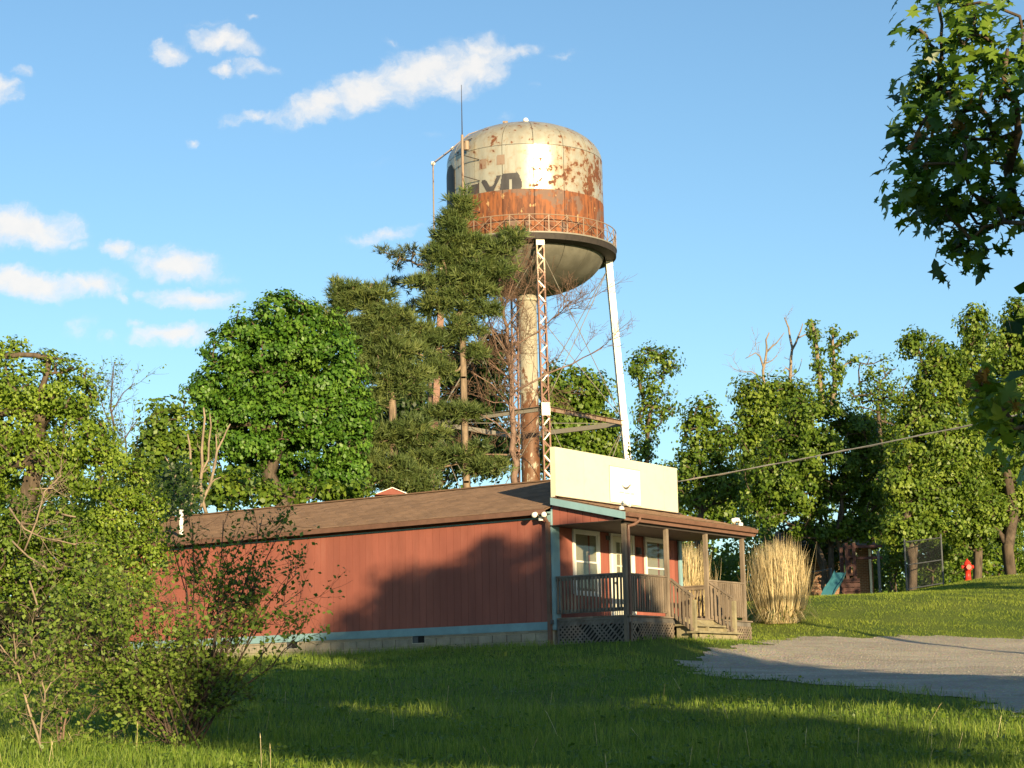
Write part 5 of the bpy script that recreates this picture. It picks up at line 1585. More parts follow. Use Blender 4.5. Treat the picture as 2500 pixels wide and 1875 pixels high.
bare_tree('cut_back_tree', 'pale cut-back stems standing bare behind the roof at left', [
    (pxl([(505, 1260), (488, 1180), (492, 1100), (500, 1020), (497, 995)], 60), .06, .025), (pxl([(465, 1260), (466, 1150), (464, 1100), (458, 1060)], 60), .05, .025), (pxl([(490, 1170), (505, 1120), (515, 1040), (512, 1010)], 60), .04, .02),
    (pxl([(488, 1245), (512, 1180), (530, 1100), (545, 1070), (562, 1035)], 60), .055, .02), (pxl([(530, 1100), (527, 1060)], 60), .03, .018), (pxl([(428, 1240), (428, 1160), (415, 1140), (403, 1115)], 60), .04, .02), (pxl([(443, 1260), (444, 1200)], 60), .03, .02),
    (pxl([(512, 1185), (525, 1170), (540, 1165)], 60), .03, .012), (pxl([(488, 1160), (500, 1150), (508, 1140)], 60), .025, .012)], 'bark_pale', cat='tree', twig=10, twig_len=.4, r_tip=.010, spread=.4)
# young stems on the lit grass, lower left
bare_tree('young_sapling', 'leggy sapling forking low on the sunlit grass at lower left', [
    (pxl([(103, 1842), (92, 1800), (68, 1730), (50, 1670), (38, 1620), (12, 1590), (-10, 1560)], 21), .016, .006), (pxl([(97, 1815), (105, 1740), (110, 1690), (125, 1665)], 21), .012, .006), (pxl([(38, 1620), (35, 1560), (30, 1520)], 21), .009, .004),
    (pxl([(110, 1690), (98, 1650), (85, 1600), (70, 1540)], 21), .009, .004), (pxl([(50, 1670), (75, 1630), (95, 1610)], 21), .008, .004)], 'bark_pale', cat='sapling', twig=34, twig_len=.34, r_tip=.004, spread=.55, leaf='shrub', leaf_n=1100, leaf_size=.055, levels=2)
bare_tree('young_sapling', 'bundle of slim reddish stems beside the forked sapling at lower left', [
    (pxl([(144, 1836), (146, 1790), (152, 1700), (160, 1640), (150, 1560)], 22), .016, .006), (pxl([(147, 1836), (158, 1770), (170, 1700), (175, 1620), (168, 1550)], 22), .014, .006), (pxl([(150, 1830), (190, 1790), (230, 1730), (262, 1700)], 22), .006, .003),
    (pxl([(145, 1830), (140, 1780), (125, 1700)], 22), .010, .004), (pxl([(170, 1700), (210, 1640), (235, 1600)], 22), .008, .004)], 'bark_dead', cat='sapling', twig=40, twig_len=.35, r_tip=.0035, spread=.5, leaf='shrub', leaf_n=700, leaf_size=.05, levels=2)


def fan_shrub(label, base_px, depth, ends, r0, nleaf, lsize, leaf, twigs, cat='bush', tl=.5):
    """Many thin stems fanning out of one foot."""
    b_ = at(base_px[0], base_px[1], depth); b_[2] = gh(b_[0], b_[1]) - .03
    st_ = []
    for (u, v, dyy) in ends:
        e = at(u, v, depth + dyy); m1 = b_ + (e - b_) * .35 + np.array([0, 0, .16]) + rng.normal(size=3) * .05; m2 = b_ + (e - b_) * .7 + np.array([0, 0, .12]) + rng.normal(size=3) * .06
        q0 = b_ + rng.normal(size=3) * np.array([.09, .08, 0])
        st_.append(([q0, m1, m2, e], r0 * rng.uniform(.6, 1.1), .004))
    return bare_tree('wild_shrub', label, st_, 'bark_shrub', cat=cat, twig=twigs, twig_len=tl, r_tip=.0042, spread=.55, leaf=leaf, leaf_n=nleaf, leaf_size=lsize, levels=2, base_z=b_[2])


fan_shrub('many-stemmed shrub with sparse leaves standing in front of the red wall', (470, 1815), 22.6,
          [(470, 1275, 0), (545, 1270, .2), (600, 1300, 0), (640, 1265, -.1), (690, 1290, .1), (725, 1400, 0), (740, 1440, .2), (640, 1400, -.2), (590, 1390, 0), (520, 1370, .2), (440, 1360, 0), (420, 1330, .3), (700, 1510, 0), (560, 1450, -.3), (500, 1440, .3), (640, 1460, .2), (720, 1560, 0), (480, 1500, -.3), (430, 1460, -.2)],
          .016, 5200, .060, 'shrub', 190)
fan_shrub('low leafy shrub with pale sunlit leaves spreading left beside the many-stemmed one', (440, 1818), 21.9,
          [(190, 1600, 0), (150, 1480, .2), (230, 1450, 0), (270, 1520, -.2), (310, 1440, .2), (215, 1630, 0), (260, 1690, -.1), (340, 1745, .1), (330, 1590, .2), (360, 1480, 0), (280, 1560, .3), (200, 1540, -.1), (170, 1650, 0), (120, 1560, .2)],
          .011, 6200, .060, 'shrub', 150)

# --- trees by the camera whose crowns shade the lawn
MAPLE = np.array([[0, 0, 0], [0, -.5, -.03], [.12, -.3, .02], [.42, -.38, -.05], [.24, -.1, .03], [.56, .12, -.06], [.2, .1, .04], [.22, .3, .01], [0, .62, -.08], [-.22, .3, .01], [-.2, .1, .04], [-.56, .12, -.06], [-.24, -.1, .03], [-.42, -.38, -.05], [-.12, -.3, .02]])
MAPLE_F = np.array([[0, i, i + 1 if i < 14 else 1] for i in range(1, 15)])


def near_maple():
    global rng
    rng = np.random.default_rng(8)
    D = 16.5
    PX = [(2290, 10), (2340, 15), (2380, 25), (2440, 20), (2490, 40), (2245, 72), (2270, 108), (2300, 60), (2340, 70), (2300, 128), (2380, 85), (2420, 100), (2350, 112), (2460, 120), (2495, 150), (2400, 142), (2450, 185),
          (2242, 212), (2268, 200), (2292, 215), (2235, 258), (2262, 285), (2322, 232), (2400, 205), (2440, 232), (2482, 250), (2390, 262), (2340, 275), (2228, 345), (2252, 338), (2292, 340), (2232, 388), (2262, 400), (2322, 332),
          (2352, 350), (2392, 340), (2432, 342), (2472, 330), (2302, 392), (2352, 402), (2402, 400), (2452, 402), (2208, 452), (2226, 468), (2218, 488), (2252, 500), (2277, 510), (2302, 492), (2332, 502), (2372, 472),
          (2422, 482), (2472, 472), (2345, 596), (2338, 615), (2372, 585), (2410, 560), (2452, 542), (2490, 520), (2385, 545), (2440, 512), (2310, 525)]
    C = np.array([at(u, v, D + rng.uniform(-.7, .7)) for (u, v) in PX for _ in range(1)])
    n1 = len(C)
    # the bulk of the crown, beyond the right edge of the frame
    n2 = 520
    d = rng.normal(size=(n2, 3)); d /= np.linalg.norm(d, axis=1, keepdims=True)
    B = np.array([9.7, 16.8, 7.15]) + d * np.array([3.9, 3.6, 3.6]) * (.35 + .65 * rng.random(n2) ** .5)[:, None]
    d = rng.normal(size=(120, 3)); d /= np.linalg.norm(d, axis=1, keepdims=True)
    B = np.concatenate([B, np.array([6.0, 17.2, 5.3]) + d * np.array([2.3, 2.4, 1.5]) * (.3 + .7 * rng.random(120) ** .5)[:, None]])
    d = rng.normal(size=(200, 3)); d /= np.linalg.norm(d, axis=1, keepdims=True)
    B = np.concatenate([B, np.array([12.4, 16.8, 5.0]) + d * np.array([2.0, 2.6, 2.7]) * (.3 + .7 * rng.random(200) ** .5)[:, None]])
    d = rng.normal(size=(90, 3)); d /= np.linalg.norm(d, axis=1, keepdims=True)
    B = np.concatenate([B, np.array([9.15, 16.8, 9.0]) + d * np.array([1.5, 1.6, 1.45]) * (.3 + .7 * rng.random(90) ** .5)[:, None]])
    pu = 1250 + F * B[:, 0] / B[:, 1]
    B = B[(pu > 2670) | (B[:, 2] > 9.0)]
    low = np.array([at(u, v, 13.4 + rng.uniform(-.3, .3)) for (u, v) in [(2392, 935), (2405, 955), (2425, 985), (2450, 1005), (2482, 1045), (2408, 1005), (2442, 1062), (2492, 1092), (2472, 962), (2510, 1000), (2530, 1060)]])
    tr = np.array([9.3, 16.8, 0]); tr[2] = gh(9.3, 16.8) - .2
    allC = np.concatenate([C, B]); out = allC - np.array([9.4, 16.8, 6.8]); out /= np.linalg.norm(out, axis=1, keepdims=True)
    root = empty('silver_maple_tree', tr); tag(root, 'silver maple whose leafy boughs hang in at the upper right corner', 'tree')
    A, par, rad = skeleton(trunk_line(tr, tr + np.array([.2, .1, 8.2])), np.concatenate([allC, low[::2]]), .19, .005, .6)
    V, Q = seg_tubes(A, par, rad); link('trunk', fast_mesh('trunk', V - tr, Q, smooth=True), M['bark'], root)
    nn_ = out * .5 + np.array([0, -.5, .6])
    V, Q, t = leaves(C, nn_[:n1], 25, .26, .125, 1.1, .5, .3, .55, .2, template=MAPLE, faces=MAPLE_F)
    V2, Q2, t2 = leaves(B, nn_[n1:], 66, .62, .21, .7, .5, .5, .7)
    V3, Q3, t3 = leaves(low, np.tile([[-.3, -.6, .5]], (len(low), 1)), 12, .17, .13, 1.1, .6, .2, .5, .2, template=MAPLE, faces=MAPLE_F)
    tag(link('crown', fast_mesh('crown', np.concatenate([V, V3]) - tr, np.concatenate([Q, Q3 + len(V)]), np.concatenate([t, t3 + .15])), LM['silver_maple'], root), kind='stuff')
    tag(link('upper_crown', fast_mesh('upper_crown', V2 - tr, Q2, t2), LM['silver_maple'], root), kind='stuff')
    tips = np.array([at(u, v, D - .5) for (u, v) in [(2285, 310), (2235, 335), (2262, 402), (2480, 190), (2445, 240), (2380, 265), (2330, 312)]] + [at(u, v, 13.1) for (u, v) in [(2392, 925), (2385, 940), (2480, 985)]])
    V, Q, t = leaves(tips, np.tile([[0, -.6, .6]], (len(tips), 1)), 7, .09, .075, 1, .5, .2, .6, template=MAPLE, faces=MAPLE_F)
    mm = leaf_mat('coppery_new_leaves', (.12, .06, .015), (.22, .12, .025), (.30, .19, .04), .35)
    tag(link('new_leaves', fast_mesh('new_leaves', V - tr, Q, t), mm, root), kind='stuff')


near_maple()


def shade_tree(name, label, base, centre, radii, n, per, size, r0, leaf='mid', crad=.8, inner=.3, gap=None):
    b_ = np.array([base[0], base[1], gh(*base) - .2])
    d = rng.normal(size=(n, 3)); d /= np.linalg.norm(d, axis=1, keepdims=True)
    C = np.array(centre) + d * np.array(radii) * (inner + (1 - inner) * rng.random(n) ** .6)[:, None]
    if gap is not None:      # an opening cut along a sun ray to light the low boughs
        k = np.hypot((C[:, 0] - gap[0]), (C[:, 2] - gap[1])) > gap[2]; C, d = C[k], d[k]
    root = empty(name, b_); tag(root, label, 'tree')
    A, par, rad = skeleton(trunk_line(b_, np.array([base[0] * .5 + centre[0] * .5, base[1] * .5 + centre[1] * .5, centre[2]])), C, r0, .012, .7)
    V, Q = seg_tubes(A, par, rad); link('trunk', fast_mesh('trunk', V - b_, Q, smooth=True), M['bark'], root)
    V, Q, t = leaves(C, d, per, crad, size, .7)
    tag(link('crown', fast_mesh('crown', V - b_, Q, t), LM[leaf], root), kind='stuff')


shade_tree('hedgerow_tree', 'low spreading tree behind the camera, outside the picture, dappling the near grass', (12, -4.5), (10.6, -4.5, 6.65), (4.5, 2.6, 1.35), 340, 55, .22, .2, crad=.7, gap=(9.9, 7.45, .95))
shade_tree('walnut_tree', 'broad tree beyond the right edge of the picture whose shade falls on the playset', (20.5, 54), (18.9, 54.5, 9.0), (3.6, 3.2, 2.3), 150, 60, .22, .22, crad=.7)
shade_tree('roadside_tree', 'spreading tree beside the camera, outside the picture, shading the lawn', (8.2, 6.5), (6.2, 7.4, 6.9), (4.8, 2.9, 1.25), 360, 60, .24, .2, crad=.6, gap=(5.4, 5.3, .8))

# --- dry ornamental grass
def straw_clump(label, base, rad, height, n, spread_, seed_top=.0):
    b_ = np.array([base[0], base[1], gh(*base) - .05])
    root = empty('ornamental_grass', b_); tag(root, label, 'ornamental grass', 'tan ornamental grass clumps')
    a = rng.uniform(0, 2 * math.pi, n); r = rad * np.sqrt(rng.random(n)); h = height * rng.uniform(.55, 1.06, n) * (1 - .10 * (r / rad) ** 2)
    p0 = np.stack([r * np.cos(a), r * np.sin(a), np.zeros(n)], 1)
    # stems leave the crown outwards and turn upright, leaning more at the rim
    k = r / rad; le = spread_ * k + rng.normal(size=n) * .09 + (rng.random(n) < .12) * rng.uniform(0, .35, n); aa = a + rng.normal(size=n) * .35
    dirh = np.stack([np.cos(aa), np.sin(aa), np.zeros(n)], 1)
    fz = np.array([0, .25, .52, .8, 1.0]); fo = np.array([0, .62, .95, 1.05, 1.05])
    tipb = rng.normal(size=(n, 3)) * .13
    P = p0[:, None] + dirh[:, None] * (le[:, None] * fo[None])[:, :, None] + np.array([0, 0, 1.0]) * (h[:, None] * fz[None])[:, :, None] + tipb[:, None] * (fz[None] ** 3)[:, :, None]
    w = rng.uniform(.006, .014, n); sd_ = np.stack([-np.sin(aa + rng.normal(size=n)), np.cos(aa), np.zeros(n)], 1); sd_ /= np.linalg.norm(sd_, axis=1, keepdims=True)
    wf = np.array([1, 1, .8, .55, .1])
    Lf = P - sd_[:, None] * (w[:, None] * wf[None])[:, :, None]; Rt = P + sd_[:, None] * (w[:, None] * wf[None])[:, :, None]
    V = np.stack([Lf, Rt], 2).reshape(n, 10, 3)
    q_ = np.array([[2 * i, 2 * i + 1, 2 * i + 3, 2 * i + 2] for i in range(4)])
    Q = (q_[None] + 10 * np.arange(n)[:, None, None]).reshape(-1, 4)
    t = np.repeat(np.clip(.5 + rng.normal(size=n) * .25, 0, 1), 10)
    tag(link('straw', fast_mesh('straw', V.reshape(-1, 3), Q, t), LM['straw'], root), kind='stuff')
    # arching blades round the foot
    m_ = n // 5; a = rng.uniform(0, 2 * math.pi, m_); L = height * rng.uniform(.1, .62, m_) * rng.random(m_)
    d = np.stack([np.cos(a), np.sin(a), np.zeros(m_)], 1); f = np.linspace(0, 1, 5)
    P = d[:, None] * ((rad * np.sqrt(rng.random(m_)))[:, None] + L[:, None] * f[None] * .8)[:, :, None] + np.array([0, 0, 1]) * (L[:, None] * (1.5 * f - 1.45 * f ** 2)[None])[:, :, None]
    sd_ = np.stack([-np.sin(a), np.cos(a), np.zeros(m_)], 1); wf = np.array([1, 1, .8, .5, .05]) * .011
    V = np.stack([P - sd_[:, None] * wf[None, :, None], P + sd_[:, None] * wf[None, :, None]], 2).reshape(m_, 10, 3)
    Q = (q_[None] + 10 * np.arange(m_)[:, None, None]).reshape(-1, 4)
    g_ = rng.random(m_) < .3
    for nm, sel, mm in (('dry_blades', ~g_, 'straw'), ('green_blades', g_, 'straw_green')):
        k_ = sel.sum(); Vs = V[sel].reshape(-1, 3); Qs = (q_[None] + 10 * np.arange(k_)[:, None, None]).reshape(-1, 4)
        tag(link(nm, fast_mesh(nm, Vs, Qs, np.repeat(rng.random(k_), 10)), LM[mm], root), kind='stuff')


og = at(1903, 1462, 52.5)
straw_clump('large clump of tall dry tan grass standing free on the lawn right of the porch', (og[0], 52.5), .50, 2.15, 3600, .13)
og = at(1680, 1450, 53.5)
straw_clump('clump of tall dry tan grass showing past the front wall behind the porch rail', (og[0], 53.6), .30, 2.2, 1700, .30)

# ------------------------------------------------------------------ things on and beyond the lawn
# brick house half hidden by the trees
m, nt, b, out = new_mat('orange_brick')
v = coords(nt, (1, 1, 1))
bk = N(nt, 'ShaderNodeTexBrick', {'Vector': v, 'Color1': (.22, .095, .045, 1), 'Color2': (.14, .06, .032, 1), 'Mortar': (.26, .2, .14, 1), 'Scale': 1.0, 'Mortar Size': .012, 'Brick Width': .21, 'Row Height': .075})
mpn = nt.nodes.new('ShaderNodeMapping'); mpn.inputs['Rotation'].default_value = (R_(90), 0, 0)
nt.links.new(v, mpn.inputs[0]); nt.links.new(mpn.outputs[0], bk.inputs['Vector'])
n1 = noise(nt, v, 1.5, 4)
nt.links.new(mix(nt, mth(nt, 'MULTIPLY', step(nt, n1, .45, .7), .4), bk.outputs['Color'], (.16, .07, .045)), b.inputs['Base Color'])
b.inputs['Roughness'].default_value = .9; bump(nt, b, bk.outputs['Fac'], -.4, .01); M['brick'] = m
hl, hr = at(1930, 1400, 87)[0], at(2132, 1400, 87)[0]
hz = gh((hl + hr) / 2, 87) - .3
house = empty('brick_house', ((hl + hr) / 2, 87, hz)); tag(house, 'orange brick wall of a house glimpsed under the round tree behind the playset', 'house')
w2 = (hr - hl) / 2
MB().box((-w2, 0, 0), (w2, 4.5, 2.9)).build('wall', M['brick'], house)
MB().add([(-w2 - .3, -.35, 2.9), (w2 + .3, -.35, 2.9), (w2 + .3, 4.8, 2.9), (-w2 - .3, 4.8, 2.9), (-w2 - .3, 2.2, 3.9), (w2 + .3, 2.2, 3.9)], [(0, 1, 5, 4), (2, 3, 4, 5), (3, 0, 4), (1, 2, 5), (0, 3, 2, 1)]).build('roof', M['shingle'], house)
MB().box((w2 - .18, -.08, 0), (w2 - .08, -.005, 2.85)).build('downspout', M['white'], house)

# red roofed shed peeping over the ridge
sp0 = at(955, 1215, 70)
shed = empty('garden_shed', (sp0[0], 70, gh(sp0[0], 70))); tag(shed, 'shed with rust red roof and white edge just showing over the brown roof ridge', 'shed')
ht = at(955, 1192, 70)[2] - shed.location[2]
MB().box((-.5, 0, 0), (.5, 2.2, ht - .30)).build('wall', M['red_dark'], shed)
MB().add([(-.62, -.1, ht - .24), (.62, -.1, ht - .24), (.05, -.1, ht), (-.62, 2.3, ht - .24), (.62, 2.3, ht - .24), (.05, 2.3, ht)], [(0, 1, 2), (5, 4, 3), (0, 2, 5, 3), (1, 4, 5, 2), (0, 3, 4, 1)]).build('roof', M['red_dark'], shed)
MB().bar((-.64, -.13, ht - .24), (.05, -.13, ht + .01), .03, .025).bar((.05, -.13, ht + .012), (.64, -.13, ht - .24), .03, .025).build('barge_board', M['white'], shed)

# wooden playset with a teal slide
PD = 67.0
pp = lambda u, v, dy=0.0: at(u, v, PD + dy)
pc = pp(2078, 1440); pg = gh(pc[0], PD)
play = empty('wooden_playset', (pc[0], PD, pg)); tag(play, 'dark stained wooden playset with ladder and climbing bars, standing in shade beyond the lawn', 'playset')
loc = lambda P: np.array(P) - np.array([pc[0], PD, pg])
top = loc(pp(2078, 1330))[2]; xl, xr = loc(pp(2069, 1400))[0], loc(pp(2087, 1400))[0]
for x in (xl, xr):
    for y in (0, 1.1):
        MB().box((x - .055, y - .055, -.1), (x + .055, y + .055, top + (.0 if y else .06))).build('post', M['maroon'], play)
for zz in np.linspace(.25, top - .1, 6):
    MB().box((xl, -.045, zz - .04), (xr, .045, zz + .04)).build('rung', M['maroon'], play)
deckh = loc(pp(2075, 1400))[2]
MB().box((xl - .2, -.02, deckh - .06), (xr + .1, 1.2, deckh)).build('platform', M['maroon'], play)
for k_ in range(5):
    zz = -.05 + (deckh - .1) * k_ / 5
    MB().box((xl - .18, -.12, zz), (xr + .14, -.075, zz + (deckh - .1) / 5 - .03)).build('side_board', M['maroon'], play)
xe = loc(pp(2147, 1400))[0]
for v_ in (1334, 1362):
    z_ = loc(pp(2100, v_))[2]; MB().box((xl - .1, .05, z_ - .045), (xe + .15, .14, z_ + .045)).build('climbing_beam', M['maroon'], play)
MB().box((xe - .04, .0, -.1), (xe + .04, .08, loc(pp(2147, 1345))[2])).build('end_post', M['galv'], play)
s0, s1 = loc(pp(2052, 1398, -.1)), loc(pp(2016, 1468, -1.3)); s1[2] = max(s1[2], -.15)
sl = MB(); nseg = 10; wv = np.array([.21, .05, 0])
prev = None
for i in range(nseg + 1):
    f = i / nseg; c_ = s0 + (s1 - s0) * f; c_[2] = s0[2] + (s1[2] - s0[2]) * (f + .05 * math.sin(2 * math.pi * f))
    ring_ = [c_ - wv + [0, 0, .11], c_ - wv * .86, c_ + wv * .86, c_ + wv + [0, 0, .11], c_ + wv * .9 - [0, 0, .03], c_ - wv * .9 - [0, 0, .03]]
    sl.v += [tuple(p) for p in ring_]
    if i:
        o_ = (i - 1) * 6
        for j in range(6): sl.f.append((o_ + j, o_ + (j + 1) % 6, o_ + 6 + (j + 1) % 6, o_ + 6 + j))
sl.f.append((0, 5, 4, 3, 2, 1)); sl.f.append(tuple(nseg * 6 + j for j in range(6)))
slide = sl.build('slide', M['teal'], play); slide['label'] = 'teal plastic slide chute with raised edges'

# chain-link fences: one along the back of the lawn, one panel with tall posts
def chain_fence(label, pts, hgt, rails, post_r=.035, name='chain_link_fence'):
    P = [np.array([p[0], p[1], gh(p[0], p[1])]) for p in pts]
    root = empty(name, P[0]); tag(root, label, 'fence')
    for p in P: MB().tube([p - P[0] - [0, 0, .2], p - P[0] + [0, 0, hgt]], post_r, 8).build('post', M['galv'], root)
    wires = MB()
    for a, b_ in zip(P[:-1], P[1:]):
        for r_ in rails: MB().tube([a - P[0] + [0, 0, r_], b_ - P[0] + [0, 0, r_]], .02, 6).build('rail', M['galv'], root)
        L = np.linalg.norm(b_ - a); h0 = min(rails) if len(rails) > 1 else 0.03; h = max(rails) - h0; n = int((L + h) / .11)
        for s in (1, -1):
            for i in range(1, n):
                c_ = i * .11; a0 = max(0, c_ - h); a1 = min(L, c_)
                if a1 - a0 < .03: continue
                f = lambda t: (t if s == 1 else L - t)
                q0 = a + (b_ - a) * f(a0) / L - P[0] + [0, 0, h0 + c_ - a0]; q1 = a + (b_ - a) * f(a1) / L - P[0] + [0, 0, h0 + c_ - a1]
                wires.bar(q0, q1, .0028, .0028)
    tag(wires.build('wire_mesh', M['galv'], root), kind='stuff')


ux = lambda u, d_: (at(u, 1420, d_)[0], d_)
chain_fence('tall chain-link gate panel of two grey posts and rails by the mound', [ux(2213, 73), ux(2303, 75.5)], 2.0, (.12, 1.02, 1.88))
chain_fence('low chain-link fence running behind the porch and tan grass', [ux(1690, 72), ux(1740, 71.5), ux(1801, 71), ux(1880, 70.5), ux(1955, 70), ux(2030, 69.5)], 1.25, (1.22,))

# red hydrant on its mound
hx, hy = at(2364, 1418, 74)[0], 74.0
hyd = empty('fire_hydrant', (hx, hy, gh(hx, hy) - .03)); tag(hyd, 'red fire hydrant at the edge of the trees right of the fence panel', 'fire hydrant')
MB().lathe([(.17, 0), (.17, .06), (.115, .07), (.105, .42), (.15, .44), (.15, .49), (.125, .5), (.13, .62)], 16).build('barrel', M['hydrant'], hyd, True)
MB().lathe([(.155, .62), (.155, .665), (.135, .67), (.12, .74), (.07, .80), (.035, .815), (.035, .87)], 16).build('bonnet', M['hydrant'], hyd, True)
MB().tube([(0, -.09, .54), (0, -.21, .54)], [.085, .085], 12).tube([(0, -.2, .54), (0, -.25, .54)], [.1, .1], 8).build('pumper_nozzle', M['hydrant'], hyd)
for s in (-1, 1): MB().tube([(s * .09, 0, .56), (s * .19, 0, .56)], .055, 10).tube([(s * .18, 0, .56), (s * .23, 0, .56)], .068, 8).build('hose_nozzle', M['hydrant'], hyd)

# service wire to a pole outside the picture
w0 = at(1655, 1176, 48.9)
PX_, PY_ = 15.5, 31.0
pg = gh(PX_, PY_)
wm = at(2400, 1032, 40.1)
tt = (48.9 - 40.1) / (48.9 - PY_)
pz = w0[2] + (wm[2] + .12 - w0[2]) / tt
pole = empty('utility_pole', (PX_, PY_, pg)); tag(pole, 'wooden utility pole outside the picture at right, holding the service wire', 'utility pole')
MB().tube([(0, 0, -.3), (0, 0, pz - pg + 1.1)], [.15, .10], 10).build('shaft', M['wood_grey'], pole)
MB().bar((-1.1, 0, pz - pg + .7), (1.1, 0, pz - pg + .7), .09, .11).build('crossarm', M['wood_grey'], pole)
P = []
for i in range(25):
    f = i / 24; p = w0 + (np.array([PX_, PY_, pz]) - w0) * f; p[2] -= .5 * 4 * f * (1 - f) * .25; P.append(p)
wire = MB().tube(P, .014, 6, False).tube([p + np.array([.012, 0, .02 * math.sin(i * 2.1)]) for i, p in enumerate(P)], .011, 6, False).build('service_wire', M['cable'])
tag(wire, 'pale twisted service wire rising from the false front across the trees', 'wire')
MB().tube([w0 + [0, 0, .02], w0 + [-.12, .1, -.02]], .03, 8).build('insulator', M['galv'], wire)

# ------------------------------------------------------------------ grass
def fbm(x, y, s):
    return (np.sin(x * 1.7 * s + 1.3 * np.sin(y * 1.1 * s)) * np.sin(y * 1.9 * s + 1.1 * np.sin(x * .8 * s + 2)) + .5 * np.sin(x * 4.3 * s + y * 2.1 * s) * np.sin(y * 3.9 * s - x * 1.2 * s)) / 1.5


M['grass'] = leaf_mat('long_grass_blades', (.045, .094, .010), (.155, .235, .030), (.33, .38, .075), .35, .5, .3)
M['lawn'] = leaf_mat('mown_grass_blades', (.085, .135, .014), (.165, .22, .026), (.27, .30, .05), .3, .6, .2)


def grass(name, n, sampler, h0, h1, w, mat_, segs=2, lean=.35, tint0=.5, clump=.3):
    x, y = sampler(n)
    z = gz_(x, y); n = len(x)
    cl = fbm(x, y, .9); c2 = fbm(x + 31, y - 17, .35)
    keep = rng.random(n) < .72 + .28 * cl
    x, y, z, cl, c2 = x[keep], y[keep], z[keep], cl[keep], c2[keep]; n = len(x)
    h = (h0 + (h1 - h0) * rng.random(n) ** 1.6) * (1 + .35 * cl) * (1 + .25 * c2)
    a = rng.uniform(0, 2 * math.pi, n); sd_ = np.stack([np.cos(a), np.sin(a), np.zeros(n)], 1)
    b_ = rng.uniform(0, 2 * math.pi, n); ld = np.stack([np.cos(b_), np.sin(b_), np.zeros(n)], 1) * (lean * h * rng.random(n))[:, None]
    base = np.stack([x, y, z - .01], 1); ww = w * rng.uniform(.6, 1.4, n)
    up = np.array([0, 0, 1.0])
    if segs == 2:
        mid = base + ld * .35 + up * (h * .6)[:, None]; tip = base + ld + up * (h * rng.uniform(.85, 1.0, n))[:, None]
        V = np.stack([base - sd_ * ww[:, None], base + sd_ * ww[:, None], mid + sd_ * ww[:, None] * .7, mid - sd_ * ww[:, None] * .7, tip], 1)
        k = 5 * np.arange(n)[:, None]
        Fq = np.array([[0, 1, 2, 3]]) + k; Ft = np.array([[3, 2, 4]]) + k; faces = [Fq, Ft]; kk = 5
    else:
        tip = base + ld + up * h[:, None]
        V = np.stack([base - sd_ * ww[:, None], base + sd_ * ww[:, None], tip], 1); faces = [np.array([[0, 1, 2]]) + 3 * np.arange(n)[:, None]]; kk = 3
    t = np.clip(tint0 + clump * .6 * c2 + .16 * cl + rng.normal(size=n) * .17, 0, 1)
    return tag(link(name, fast_mesh(name, V.reshape(-1, 3), faces, np.repeat(t, kk)), mat_), kind='stuff')


def inside_shop(x, y, mx=.0, my=.0):
    dx, dy_ = x - B0[0], y - B0[1]
    bx = dx * XB[0] + dy_ * XB[1]; by = dx * YB[0] + dy_ * YB[1]
    return (bx > .02 - mx) & (bx < WB + mx) & (by > -1.93 - my) & (by < LB + my)


def band(y0, y1, umin=-120, umax=2620, power=1.0):
    def f(n):
        y = y0 + (y1 - y0) * rng.random(n) ** power
        u = rng.uniform(umin, umax, n)
        x = (u - 1250) / F * y * 1.0 + .02 * (y * 0)
        ok = ~in_gravel(x + rng.normal(size=n) * .22, y + rng.normal(size=n) * .5) & ~inside_shop(x, y)
        return x[ok], y[ok]
    return f


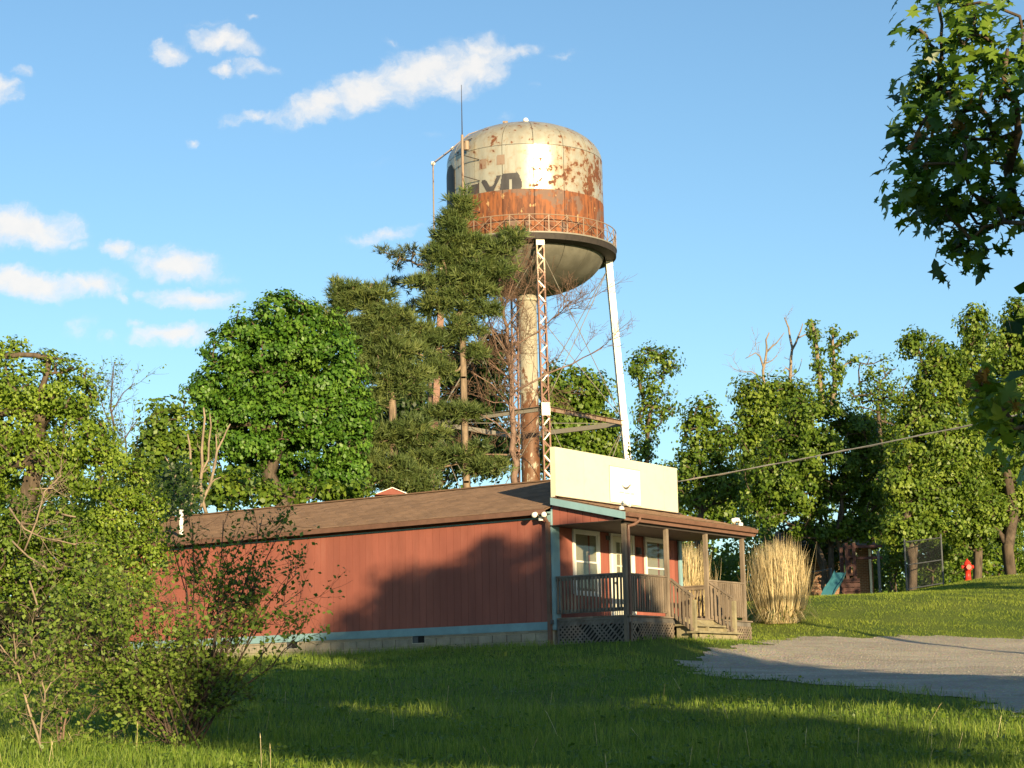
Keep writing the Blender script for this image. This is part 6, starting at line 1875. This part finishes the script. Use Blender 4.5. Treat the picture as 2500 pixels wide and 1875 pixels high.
grass('long_grass', 95000, band(15.5, 27, power=1.15), .05, .20, .0042, M['grass'], 2, .75, .48)
grass('long_grass', 90000, band(27, 45), .05, .17, .0055, M['grass'], 2, .7, .46)
grass('long_grass', 26000, band(44, 53, -100, 1300), .10, .22, .007, M['grass'], 1, .5, .5)
grass('mown_lawn', 120000, band(43, 79, 1640, 2640), .035, .075, .009, M['lawn'], 1, .7, .5)
# seed heads and dry stalks standing above the grass
n = 46
y = rng.uniform(17, 30, n); u = rng.uniform(0, 2500, n); x = (u - 1250) / F * y; ok = ~in_gravel(x, y); x, y = x[ok], y[ok]; n = len(x); z = gz_(x, y); h = rng.uniform(.14, .34, n)
ld = rng.normal(size=(n, 3)) * .06; ld[:, 2] = 0
b3 = np.stack([x, y, z], 1); t3 = b3 + ld + np.array([0, 0, 1.0]) * h[:, None]; w = .0018
V = np.stack([b3 - [w, 0, 0], b3 + [w, 0, 0], t3 + [w, 0, 0], t3 - [w, 0, 0], t3 + [-.004, 0, 0], t3 + [.004, 0, 0], t3 + ld * .3 + np.array([0, 0, .05])], 1)
k = 7 * np.arange(n)[:, None]
tag(link('grass_stalks', fast_mesh('grass_stalks', V.reshape(-1, 3), [np.array([[0, 1, 2, 3]]) + k, np.array([[4, 5, 6]]) + k], np.repeat(rng.random(n), 7)), LM['straw']), kind='stuff')

# broad-leaved weeds and dry thatch among the long grass
n = 5200
y = 16 + 29 * rng.random(n) ** 1.2; u = rng.uniform(-60, 2560, n); x = (u - 1250) / F * y
k = (fbm(x * 1.3 + 5, y * 1.3, .8) > .12) & ~in_gravel(x, y) & ~inside_shop(x, y); x, y = x[k], y[k]; n = len(x)
ci = np.repeat(np.arange(n), 5); m_ = len(ci)
pos = np.stack([x[ci] + rng.normal(size=m_) * .06, y[ci] + rng.normal(size=m_) * .06, np.zeros(m_)], 1); pos[:, 2] = gz_(pos[:, 0], pos[:, 1]) + rng.uniform(.03, .13, m_)
V, Q = place(LEAF, LEAF_Q, pos, frames(rng.normal(size=(m_, 3)) * .5 + np.array([0, -.3, .9])), rng.uniform(.03, .075, m_))
tag(link('lawn_weeds', fast_mesh('lawn_weeds', V, Q, np.repeat(np.clip(.45 + rng.normal(size=m_) * .25, 0, 1), 4)), LM['mid']), kind='stuff')
